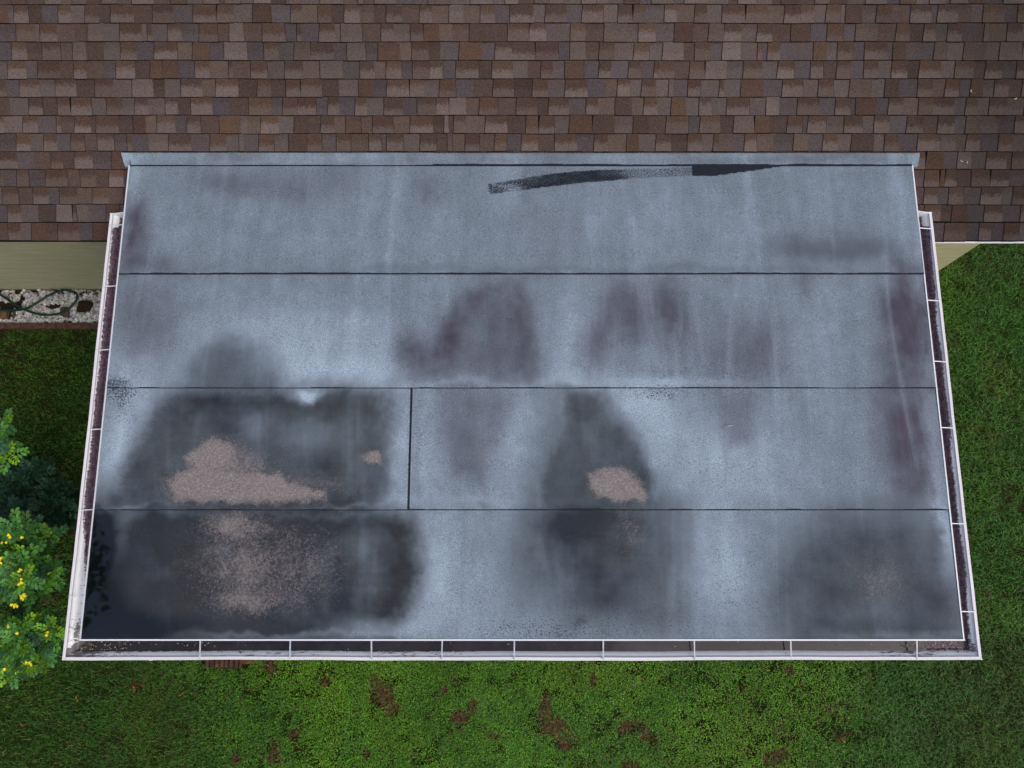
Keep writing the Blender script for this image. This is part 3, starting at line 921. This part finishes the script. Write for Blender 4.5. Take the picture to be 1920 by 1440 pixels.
M_EDGE = mat_noise('red_brown_edging', lin(74, 52, 44), lin(112, 84, 72), 22, .9, .5)
bx = [-7.0, -6.60, -6.20, -5.88, at_z(38, 612, .06)[0], at_z(104, 612, .06)[0], at_z(168, 612, .06)[0], -4.28, -3.9]
lab = {4: 'red brown edging brick meeting the picture edge below the square wooden block', 5: 'red brown edging brick below the hose loop', 6: 'red brown edging brick below the dark mossy stone', 7: 'red brown edging brick running under the white side gutter'}
for i in range(len(bx) - 1):
    if bx[i + 1] < -5.95: continue
    xm = (bx[i] + bx[i + 1]) / 2; hw = (bx[i + 1] - bx[i]) / 2 - .004
    m = MB().box(-hw, hw, -.036, .036, -.08, .0)
    o = m.build('edging_brick', M_EDGE, bevel=.006)
    o.location = (xm, BED_Y0 - .04, .058 + random.uniform(-.004, .004)); o.rotation_euler = (random.uniform(-.03, .03), 0, random.uniform(-.012, .012))
    tag(o, lab.get(i + 1, 'red brown edging brick'), 'edging brick', 'edging bricks between gravel bed and lawn')


def bez(pts, n=10):                              # Catmull-Rom
    P = [Vector(p) for p in pts]; P = [P[0] * 2 - P[1]] + P + [P[-1] * 2 - P[-2]]
    out = []
    for i in range(1, len(P) - 2):
        for k in range(n):
            t = k / n
            out.append(.5 * ((2 * P[i]) + (P[i + 1] - P[i - 1]) * t + (2 * P[i - 1] - 5 * P[i] + 4 * P[i + 1] - P[i + 2]) * t * t + (3 * P[i] - P[i - 1] - 3 * P[i + 1] + P[i + 2]) * t ** 3))
    out.append(P[-2]); return out


hz = .075
hp_px = [(-60, 520), (-25, 540), (0, 552), (22, 567), (45, 580), (78, 590), (110, 588), (133, 575), (145, 558), (139, 548), (118, 544), (95, 552), (72, 566), (50, 578), (25, 582), (0, 581), (-40, 578)]
pts = [Vector(at_z(px, py, hz + (.02 if i in (12, 13) else 0))) for i, (px, py) in enumerate(hp_px)]
tag(MB().tube(bez(pts, 12), .0135, 10).build('garden_hose', mat_noise('green_rubber', lin(14, 44, 38), lin(24, 62, 52), 30, .35, 0, spec=.4), smooth=True),
    'dark green garden hose looped on the white gravel', 'hose')


def rock(name, px0, px1, py0, py1, h, mat, seed, label, cat, sub=3):
    a, b = at_z(px0, py1, 0), at_z(px1, py0, 0)
    bm = bmesh.new(); bmesh.ops.create_icosphere(bm, subdivisions=sub, radius=1)
    c = ((a[0] + b[0]) / 2, (a[1] + b[1]) / 2)
    for v in bm.verts:
        p = v.co.copy()
        p = Vector([math.copysign(abs(q) ** .6, q) for q in p])
        nn = float(fbm(np.array([p.x * 2 + seed]), np.array([p.y * 2 + p.z * 1.3]), seed, 4)[0]) - .5
        p *= 1 + nn * .5
        v.co = (p.x * (b[0] - a[0]) / 2 * .95, p.y * (b[1] - a[1]) / 2 * .95, max(p.z, -.4) * h)
    me = bpy.data.meshes.new(name); bm.to_mesh(me); bm.free()
    o = link(name, me, None, [mat]); o.location = (c[0], c[1], h * .35)
    return tag(o, label, cat)


rock('stone', 144, 180, 565, 588, .05, mat_noise('dark_mossy_stone', lin(34, 28, 20), lin(66, 56, 40), 60, .95, .9, .02), 3, 'dark brown mossy stone lying in the gravel right of the hose loop', 'stone')
rock('stone', 114, 137, 576, 597, .045, mat_noise('tan_stone', lin(66, 58, 42), lin(116, 104, 76), 50, .95, .8, .02), 5, 'smaller tan rough stone under the end of the hose loop', 'stone')
rock('stone', 26, 36, 585, 602, .04, mat_noise('olive_stone', lin(70, 64, 44), lin(104, 96, 70), 50, .95, .6), 8, 'small olive pebble stone beside the square wooden block', 'stone', 2)
p = at_z(8, 591, 0)
o = MB().box(-.085, .06, -.05, .05, 0, .05).build('wood_block', mat_noise('sawn_wood', lin(92, 66, 44), lin(140, 108, 78), 8, .85, .3, stretch=(8, 1, 1)), bevel=.004)
o.location = (p[0], p[1], .002); tag(o, 'square brown wooden block end set in the gravel', 'wood block')

# ribbed splash block below the front gutter
a, b = at_z(384, 1252, .05), at_z(452, 1252, .05)
W = b[0] - a[0]; D = .36
V, Q = grid_mesh('s', np.linspace(0, W, 90), np.linspace(0, D, 12), lambda x, y: .05 + .011 * np.sin(x / W * 2 * math.pi * 7.5) + .004 * np.sin(y * 30))
mb = MB().add(V, [tuple(q) for q in Q]).box(.004, W - .004, .004, D, 0, .036)
o = mb.build('splash_block', mat_noise('brown_clay', lin(58, 40, 32), lin(96, 68, 56), 18, .85, .4))
o.location = (a[0], a[1], 0); tag(o, 'ribbed brown splash block poking out below the front gutter', 'splash block')
a = at_z(452, 1245, .02); b = at_z(482, 1245, .02)
o = MB().box(0, b[0] - a[0], 0, .25, -.03, .02).build('clay_tile', mat_noise('flat_clay', lin(78, 54, 44), lin(110, 80, 64), 18, .9, .4), bevel=.008)
o.location = (a[0], a[1], .01); tag(o, 'flat reddish clay tile half hidden in grass beside the splash block', 'tile')

# ------------------------------------------------------------------ grass
def px_of(x, y, z=0.0):
    dy, dz = y, z - CAM_H
    dep = dy * ST - dz * CT
    return 960 + FPX * x / dep, 720 - FPX * (dy * CT + dz * ST) / dep


BROWN = [(716, 1298, 22, 28), (733, 1330, 16, 18), (872, 1348, 20, 20), (890, 1325, 9, 16), (1026, 1325, 16, 30), (1040, 1360, 20, 22), (1062, 1392, 20, 16), (1185, 1362, 30, 15), (1216, 1380, 14, 14), (1180, 1438, 18, 12), (1108, 1278, 10, 12), (612, 1278, 11, 10), (504, 1252, 12, 15), (516, 1408, 10, 26), (550, 1380, 12, 10), (442, 1422, 12, 14), (686, 1406, 7, 12),
         (925, 1372, 12, 7), (1392, 1290, 9, 9), (1575, 1380, 18, 15), (90, 1125, 34, 14), (840, 1290, 8, 8), (1480, 1250, 14, 6), (1840, 1110, 6, 12), (260, 1280, 18, 8), (1450, 1420, 20, 12)]
THIN = [(130, 880, 60, 70), (140, 1400, 40, 30), (210, 1420, 30, 20), (300, 1300, 40, 16), (1240, 1420, 40, 20), (1560, 1330, 40, 24), (1500, 1270, 26, 16), (100, 780, 40, 60), (1870, 830, 40, 40), (1400, 1400, 40, 30), (760, 1420, 30, 14), (440, 1300, 30, 14), (640, 1380, 30, 16), (1460, 1360, 40, 26)]


def grass():
    n, n2 = 460000, 260000
    x = np.r_[rng.uniform(-6.6, 6.6, n), np.clip(rng.normal(0, 2.2, n2), -6.5, 6.5)]; y = np.r_[rng.uniform(-2.75, 3.9, n), rng.uniform(-2.75, -.45, n2)]
    inside = (x > XL + .45) & (x < XR - .45) & (y > Y_S[-1] + .5)
    inside |= (x > -8) & (x < BED_X1) & (y > BED_Y0 - .085)
    inside |= (x < CORNER) & (y > WALL_Y - .01)
    inside |= (np.abs(x - at_z(433, 1250, 0)[0]) < .19) & (y > at_z(433, 1253, 0)[1] - .0) & (y < -.4)
    x, y = x[~inside], y[~inside]
    px, py = px_of(x, y)
    w1 = (fbm(x * 4, y * 4, 101) - .5) * 34; w2 = (fbm(x * 4, y * 4, 111) - .5) * 34
    br = np.zeros(len(x))
    for cx, cy, rx, ry in BROWN:
        br = np.maximum(br, np.exp(-(((px + w1 - cx) / rx) ** 2 + ((py + w2 - cy) / ry) ** 2) * .9))
    for cx, cy, rx, ry in THIN:
        br = np.maximum(br, .40 * np.exp(-(((px + w1 * 1.6 - cx) / rx) ** 2 + ((py + w2 * 1.6 - cy) / ry) ** 2) * .9))
    br = br * (.75 + .5 * fbm(x * 14, y * 14, 141))
    patch = fbm(x * 1.6, y * 1.6, 121); fine = fbm(x * 9, y * 9, 131)
    # clover-like short growth in front of the middle of the roof, long blades right and left
    clov = sstep(330, 560, px) * sstep(1640, 1480, px) * sstep(1210, 1250, py) * (.55 + .6 * (patch > .45))
    n = len(x)
    keep = rng.random(n) < np.where(br > .45, .7, 1.0) * np.clip(1.25 - 1.2 * sstep(.56, .72, fine), .35, 1)
    keep &= rng.random(n) < np.where((x < -3.3) & (py > 600) & (py < 1180), .75, 1.0)
    x, y, br, patch, fine, clov, px, py = [q[keep] for q in (x, y, br, patch, fine, clov, px, py)]
    n = len(x)
    isc = (rng.random(n) < clov) & (br < .5); lng = 1 + .45 * sstep(1560, 1760, px)
    L = np.where(isc, rng.uniform(.010, .024, n), rng.uniform(.025, .075, n) * (.7 + .6 * patch) * lng)
    W = np.where(isc, rng.uniform(.0045, .0085, n), rng.uniform(.0022, .0046, n))
    az = rng.uniform(0, 2 * math.pi, n) + (patch - .5) * 6
    lean = np.where(isc, rng.uniform(.5, 1.4, n), rng.uniform(.35, 1.35, n))
    h0 = np.where(isc, rng.uniform(.008, .034, n), rng.uniform(0, .008, n))
    dx, dy = np.cos(az), np.sin(az)
    z0 = h0
    tip = np.stack([x + dx * L * np.sin(lean), y + dy * L * np.sin(lean), z0 + L * np.cos(lean) * .8], -1)
    mid = np.stack([x + dx * L * .5 * np.sin(lean * .7), y + dy * L * .5 * np.sin(lean * .7), z0 + L * .5 * np.cos(lean * .7)], -1)
    base = np.stack([x, y, z0 - .002], -1)
    side = np.stack([-dy, dx, np.zeros(n)], -1)
    wb = (W * np.where(isc, .35, .8) / 2)[:, None]; wm = (W / 2)[:, None] * np.where(isc, 1.3, 1.0)[:, None]
    V = np.stack([base - side * wb, base + side * wb, mid + side * wm, mid - side * wm, tip], 1)
    i = np.arange(n) * 5
    Q = np.stack([i, i + 1, i + 2, i + 3], -1); T = np.stack([i + 3, i + 2, i + 4], -1)
    green = np.where(isc[:, None], np.array([.132, .325, .026]), np.array([.088, .245, .036]))
    yel = np.array([.200, .350, .020])
    f = np.clip((patch - .42) * 3.2, 0, 1) * rng.uniform(0, 1, n)
    tone = green * (1 - f[:, None] * .7) + yel * f[:, None] * .7
    tone = tone * rng.choice([.45, .7, .95, 1.15, 1.5, 1.9], n, p=[.14, .2, .26, .2, .14, .06])[:, None] * rng.uniform(.85, 1.15, (n, 3))
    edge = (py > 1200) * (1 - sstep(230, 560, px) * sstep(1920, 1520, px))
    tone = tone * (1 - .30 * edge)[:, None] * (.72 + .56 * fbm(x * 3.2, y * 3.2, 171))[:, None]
    straw = np.array([.30, .17, .085]); red = np.array([.23, .085, .045])
    dead = (br * rng.uniform(.25, 1.6, n) > .5) | (rng.random(n) < .02 + .05 * (fine > .58))
    mixs = np.where(rng.random(n)[:, None] < .35, straw, red) * rng.uniform(.25, 1.5, n)[:, None]
    tone = np.where(dead[:, None], mixs, tone)
    pale = rng.random(n) < .006
    tone[pale] = np.array([.30, .28, .16])
    # darker at the sheath, true of the plant
    tv = np.repeat(tone[:, None, :], 5, 1) * np.array([.75, .75, 1, 1, 1.05])[None, :, None]
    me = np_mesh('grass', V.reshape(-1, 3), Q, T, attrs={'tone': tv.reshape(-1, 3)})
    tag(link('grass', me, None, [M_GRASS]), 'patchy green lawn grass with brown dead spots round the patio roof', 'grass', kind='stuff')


grass()

# ------------------------------------------------------------------ shrubs with feathery leaves and yellow flowers
def leaf_arrays(bases, dirs, ups, Ls, tones, pairs=4):
    Vs, Qs, Ts = [], [], []
    off = 0
    for b, d, u, L, tone in zip(bases, dirs, ups, Ls, tones):
        d = d / np.linalg.norm(d); s = np.cross(d, u); s /= np.linalg.norm(s); u = np.cross(s, d)
        for j in range(pairs):
            t = (j + .6) / pairs
            ll = L * (.40 + .16 * math.sin(t * 2.4)); w = ll * .56
            for sg in (-1, 1):
                ang = R(68 - 46 * t ** 1.4) + random.uniform(-.1, .1)
                ld = d * math.cos(ang) + s * sg * math.sin(ang) - u * (.10 + .12 * random.random())
                ld /= np.linalg.norm(ld)
                ls = np.cross(ld, u); ls /= np.linalg.norm(ls); ln = np.cross(ls, ld)
                p0 = b + d * L * t - u * L * .22 * t * t
                f = .12 * w
                Vs += [p0, p0 + ld * ll * .38 + ls * w * .36 + ln * f, p0 + ld * ll * .80 + ls * w * .48 + ln * f, p0 + ld * ll, p0 + ld * ll * .80 - ls * w * .48 + ln * f, p0 + ld * ll * .38 - ls * w * .36 + ln * f]
                Qs += [(off, off + 1, off + 2, off + 3), (off, off + 3, off + 4, off + 5)]
                tt = tone * random.uniform(.72, 1.25)
                Ts += [tt] * 6
                off += 6
    return np.array(Vs), np.array(Qs), np.array(Ts)


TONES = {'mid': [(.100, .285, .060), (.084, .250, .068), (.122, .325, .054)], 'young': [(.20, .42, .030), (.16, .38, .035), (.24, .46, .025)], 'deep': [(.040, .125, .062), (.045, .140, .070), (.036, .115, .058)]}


def shrub(root_px, label, rosettes, flowers, dim=1.0, group='flowering shrubs beside the gutter'):
    rx, ry, _ = at_z(root_px[0], root_px[1], 0)
    root = tag(empty('shrub', (rx, ry, 0)), label, 'shrub', group)
    bases, dirs, ups, Ls, tones = [], [], [], [], []
    stems = MB()
    O = np.array([rx, ry, 0])
    for (px, py, z, kind, n, size) in rosettes:
        c = np.array(at_z(px, py, z)) - O
        r0 = c * np.array([.25, .25, .25]); 
        stems.tube([Vector((random.uniform(-.04, .04), random.uniform(-.04, .04), -.02)), Vector(c * np.array([.35, .35, .5])), Vector(c - np.array([0, 0, .02]))], [.012, .008, .004], 6)
        a0 = random.uniform(0, 6.28)
        for j in range(n):
            a = a0 + j * 2.399
            lay = j / n
            el = 1.0 - 1.15 * lay + random.uniform(-.15, .15)
            d = np.array([math.cos(a) * math.cos(el), math.sin(a) * math.cos(el), math.sin(el)])
            bases.append(c + np.array([0, 0, -.11 * lay]) + d * .012); dirs.append(d)
            u = np.array([-math.cos(a) * math.sin(el), -math.sin(a) * math.sin(el), math.cos(el)]) + rng.normal(0, .12, 3)
            ups.append(u); Ls.append(size * 1.18 * random.uniform(.75, 1.15) * (.75 + .4 * lay))
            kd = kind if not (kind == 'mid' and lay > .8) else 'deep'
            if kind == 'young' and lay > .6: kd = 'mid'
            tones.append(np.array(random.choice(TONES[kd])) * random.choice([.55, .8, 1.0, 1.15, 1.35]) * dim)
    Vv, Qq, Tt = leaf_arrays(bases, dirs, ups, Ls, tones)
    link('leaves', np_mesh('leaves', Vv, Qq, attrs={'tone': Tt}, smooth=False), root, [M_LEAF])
    stems.build('stem', M_WOOD, root, smooth=True)
    for (px, py, z, m, spread) in flowers:
        c = np.array(at_z(px, py, z)) - O
        fm = MB()
        for j in range(m):
            p = c + rng.normal(0, spread, 3) * np.array([1, 1, .6])
            t0 = random.uniform(0, 6.28)
            for q in range(5):
                a = t0 + q * 1.2566
                d = Vector((math.cos(a), math.sin(a), .55 + random.uniform(-.2, .3))).normalized(); s = Vector((-math.sin(a), math.cos(a), 0))
                P = Vector(p); l = random.uniform(.010, .016)
                fm.add([P, P + d * l * .5 + s * l * .42, P + d * l * 1.05 + s * l * .25, P + d * l * 1.05 - s * l * .25, P + d * l * .5 - s * l * .42], [(0, 1, 2, 3, 4)])
        fm.build('flower_cluster', M_PETAL, root)
    return root


def ros_in(cx, cy, rx, ry, n, z0, z1, kinds, leaves=10, size=.085):
    out = []
    for _ in range(n):
        a, r = random.uniform(0, 6.28), math.sqrt(random.random())
        z = z1 - (z1 - z0) * r ** 1.5 * random.uniform(.6, 1.1)
        out.append((cx + rx * r * math.cos(a), cy + ry * r * math.sin(a), z, random.choice(kinds), leaves, size * random.uniform(.85, 1.15)))
    return out


shrub((-60, 850), 'feathery shrub with bright young tips at the picture edge above the flowering ones',
      [(2, 796, 1.9, 'young', 9, .085), (6, 852, 1.9, 'young', 10, .09), (-30, 820, 2.1, 'mid', 12, .10), (-50, 870, 2.0, 'mid', 12, .1), (-10, 830, 1.7, 'mid', 12, .1)] + ros_in(25, 885, 50, 35, 9, .5, 1.1, ['deep'], 11, .11), [])
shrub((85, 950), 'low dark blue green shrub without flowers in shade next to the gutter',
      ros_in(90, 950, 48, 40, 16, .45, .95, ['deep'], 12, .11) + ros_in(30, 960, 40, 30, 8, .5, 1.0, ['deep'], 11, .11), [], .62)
shrub((-10, 1070), 'tall feathery shrub with the most yellow flower clusters',
      ros_in(18, 1062, 72, 74, 40, 1.3, 2.0, ['mid', 'mid', 'mid', 'young'], 9, .088) + ros_in(-70, 1060, 60, 80, 14, 1.5, 2.1, ['mid'], 10, .09) +
      [(88, 1082, 1.75, 'young', 9, .085), (90, 1008, 1.6, 'young', 7, .08), (20, 990, 1.95, 'mid', 11, .09), (46, 992, 1.9, 'mid', 11, .09), (38, 1086, 2.05, 'young', 8, .08)],
      [(23, 1004, 2.08, 2, .010), (41, 1009, 2.08, 2, .010), (10, 1017, 2.05, 2, .010), (37, 1070, 2.1, 2, .008), (40, 1092, 2.15, 4, .012), (28, 1134, 2.08, 4, .014), (39, 1124, 2.08, 3, .011), (47, 1117, 2.08, 3, .010), (2, 1050, 2.12, 3, .01)])
shrub((-5, 1230), 'rounded feathery shrub with small yellow buds nearest the gutter corner',
      ros_in(22, 1208, 64, 46, 32, 1.2, 1.9, ['mid', 'mid', 'young'], 9, .088) + ros_in(-70, 1220, 60, 70, 12, 1.4, 2.0, ['mid'], 10, .09) +
      [(35, 1175, 1.85, 'young', 9, .08), (90, 1180, 1.75, 'young', 9, .08), (88, 1200, 1.7, 'mid', 10, .085), (62, 1245, 1.7, 'young', 9, .085), (10, 1265, 1.8, 'young', 8, .08), (25, 1190, 1.95, 'mid', 10, .085)],
      [(21, 1174, 1.98, 2, .010), (33, 1190, 1.98, 2, .008), (92, 1188, 1.88, 3, .010), (55, 1245, 1.84, 3, .010), (9, 1253, 1.95, 2, .010)])

# ------------------------------------------------------------------ tall tree standing just outside the frame: shades the side lawn, mirrored in the wet roof corner
def tree():
    tx, ty = -6.05, -.6
    root = tag(empty('tree', (tx, ty, 0)), 'tall leafy tree beyond the picture edge that shades the lawn left of the gutter', 'tree')
    trunk = MB().tube([(0, 0, -.05), (.05, .02, 1.2), (0, .05, 2.6), (.1, 0, 4.2), (.05, .05, 5.6)], [.13, .11, .09, .06, .03], 10)
    cl = []
    for i in range(46):
        a = random.uniform(0, 6.28); r = math.sqrt(random.random()) * 1.35
        z = random.uniform(3.2, 6.4); k = 1 - abs(z - 4.7) / 2.6
        c = Vector((math.cos(a) * r * (.45 + .6 * k), math.sin(a) * r * 1.5 * (.45 + .6 * k) - .1, z))
        cl.append(c)
        if i % 2 == 0:
            trunk.tube([(0.03, .02, z - .8 - r * .4), tuple(c * .55 + Vector((0, 0, z * .45 - .15))), tuple(c)], [.03, .02, .008], 6)
    trunk.build('trunk', M_WOOD, root, smooth=True)
    n = 14000
    ci = rng.integers(0, len(cl), n)
    c = np.array([tuple(q) for q in cl])[ci] + rng.normal(0, .22, (n, 3)) * np.array([1, 1, .75])
    Rm = rot_rand(n)
    s = rng.uniform(.035, .07, n)
    lf = np.array([[0, 0, 0], [.5, .32, .05], [1, 0, 0], [.5, -.32, .05]]) * 2
    V = np.einsum('nij,vj->nvi', Rm, lf) * s[:, None, None] + c[:, None, :]
    tone = np.array([.04, .115, .03]) * rng.uniform(.6, 1.4, n)[:, None]
    link('crown', np_mesh('crown', V.reshape(-1, 3), np.arange(n * 4).reshape(-1, 4), attrs={'tone': np.repeat(tone, 4, 0)}), root, [M_LEAF])


tree()

# ------------------------------------------------------------------ leaf litter caught in the front gutter
def litter(label, spots):
    Vv, Tt = [], []
    for x0, x1, u0, u1, d, n in spots:
        for _ in range(n):
            t = random.random() ** 1.0
            x = x0 + (x1 - x0) * t; u = random.uniform(u0, u1)
            c = np.array([x, yE_ - u, zflat(yE_) - d + random.uniform(0, .006)])
            a = random.uniform(0, 6.28); l = random.uniform(.006, .022); w = random.uniform(.0025, .008)
            p = np.array([math.cos(a), math.sin(a), random.uniform(-.15, .15)]); q = np.array([-math.sin(a), math.cos(a), random.uniform(-.2, .2)])
            Vv += [c - p * l * .5, c + q * w * .5, c + p * l * .5, c - q * w * .5]
            tn = random.choice([(.30, .24, .16), (.12, .08, .05), (.05, .04, .03), (.42, .37, .28), (.08, .06, .04)])
            Tt += [tn] * 4
    me = np_mesh('leaf_litter', np.array(Vv), np.arange(len(Vv)).reshape(-1, 4), attrs={'tone': np.array(Tt)})
    tag(link('leaf_litter', me, None, [mat_attr('litter', rough=.8)]), label, 'leaf litter', kind='stuff')


xa_, xb_ = XL, XR
litter('brown leaf litter and pale flecks caught in the corners of the front gutter', [
    (xa_ - .06, xa_ + .30, .004, .085, .100, 150), (xa_ - .09, xa_ + .05, .06, .11, .085, 40), (xa_ + .3, xa_ + 1.25, .03, .06, .1025, 30),
    (xb_ - .42, xb_ + .05, .004, .085, .100, 110), (xb_ - .02, xb_ + .08, .06, .11, .085, 26), (xa_ + 1.3, xb_ - .6, .01, .085, .1025, 26)])

# ------------------------------------------------------------------ small fallen things
M_TAN = mat_noise('dry_petal', lin(200, 180, 140), lin(225, 210, 175), 40, .7, 0)
M_DRY = mat_noise('dry_leaf', lin(112, 78, 40), lin(150, 108, 58), 30, .7, 0)
M_TWIG = mat_noise('pale_twig', lin(185, 158, 148), lin(205, 180, 168), 30, .8, 0)


def bit(name, loc, size, mat, label, cat, group=None, seed=0):
    r = random.Random(seed)
    m = MB(); a0 = r.uniform(0, 6.28)
    for j in range(2):
        a = a0 + j * 2.2
        d = Vector((math.cos(a), math.sin(a), .25)); s = Vector((-math.sin(a), math.cos(a), 0)); l = size * r.uniform(.8, 1.1)
        m.add([(0, 0, 0), d * l * .4 + s * l * .26, d * l * .8 + s * l * .2, d * l, d * l * .8 - s * l * .2, d * l * .4 - s * l * .26], [(0, 1, 2, 3), (0, 3, 4, 5)])
    o = m.build(name, mat); o.location = loc
    md = o.modifiers.new('solid', 'SOLIDIFY'); md.thickness = .001
    return tag(o, label, cat, group)


for i, (px, py, lb) in enumerate([(1818, 173, 'pale fallen petal on the shingles, higher up than the pair by the flashing'), (1902, 188, 'pale fallen petal on the dark shingles closest to the picture edge'),
                                  (1800, 304, 'pale fallen petal on the shingles just beside the flashing end'), (1812, 307, 'pale fallen petal on the shingles, the outer of the pair by the flashing end')]):
    p = at_slope(px, py, YE, ZE, M_MAIN)
    bit('fallen_petal', (p[0], p[1], p[2] + .014), .014, M_TAN, lb, 'petal', 'pale petals fallen on the shingles', i)
for i, (px, py, s, lb) in enumerate([(143, 1312, .05, 'orange brown fallen leaf on the lawn below the gutter corner'), (341, 1303, .045, 'orange brown fallen leaf on the lawn below the splash block'),
                                     (40, 1360, .045, 'orange brown fallen leaf on the dark lawn below the rounded shrub'), (60, 1152, .05, 'yellow brown fallen leaf on bare ground between the two flowering shrubs'),
                                     (7, 1408, .04, 'tan fallen leaf in the lowest corner of the lawn beside the shrubs'), (253, 1291, .04, 'pale tan fallen leaf on the lawn under the downspout tip')]):
    p = at_z(px, py, .05)
    bit('fallen_leaf', p, s * .72, M_DRY, lb, 'leaf', 'fallen leaves on the lawn', 20 + i)
p0, p1, p2 = flat(1351, 801), flat(1364, 799), flat(1376, 798)
m = MB().tube([(p0[0], p0[1], p0[2] + .012), (p1[0], p1[1], p1[2] + .02), (p2[0], p2[1], p2[2] + .012)], [.0015, .002, .0013], 6)
q0, q1 = flat(1352, 803), flat(1372, 798)
m.tube([(q0[0], q0[1] - .006, q0[2] + .012), (q1[0], q1[1] - .002, q1[2] + .014)], [.0012, .0012], 6)
tag(m.build('twig', M_TWIG, smooth=True), 'small pinkish dry twig lying on the grey roofing', 'twig')
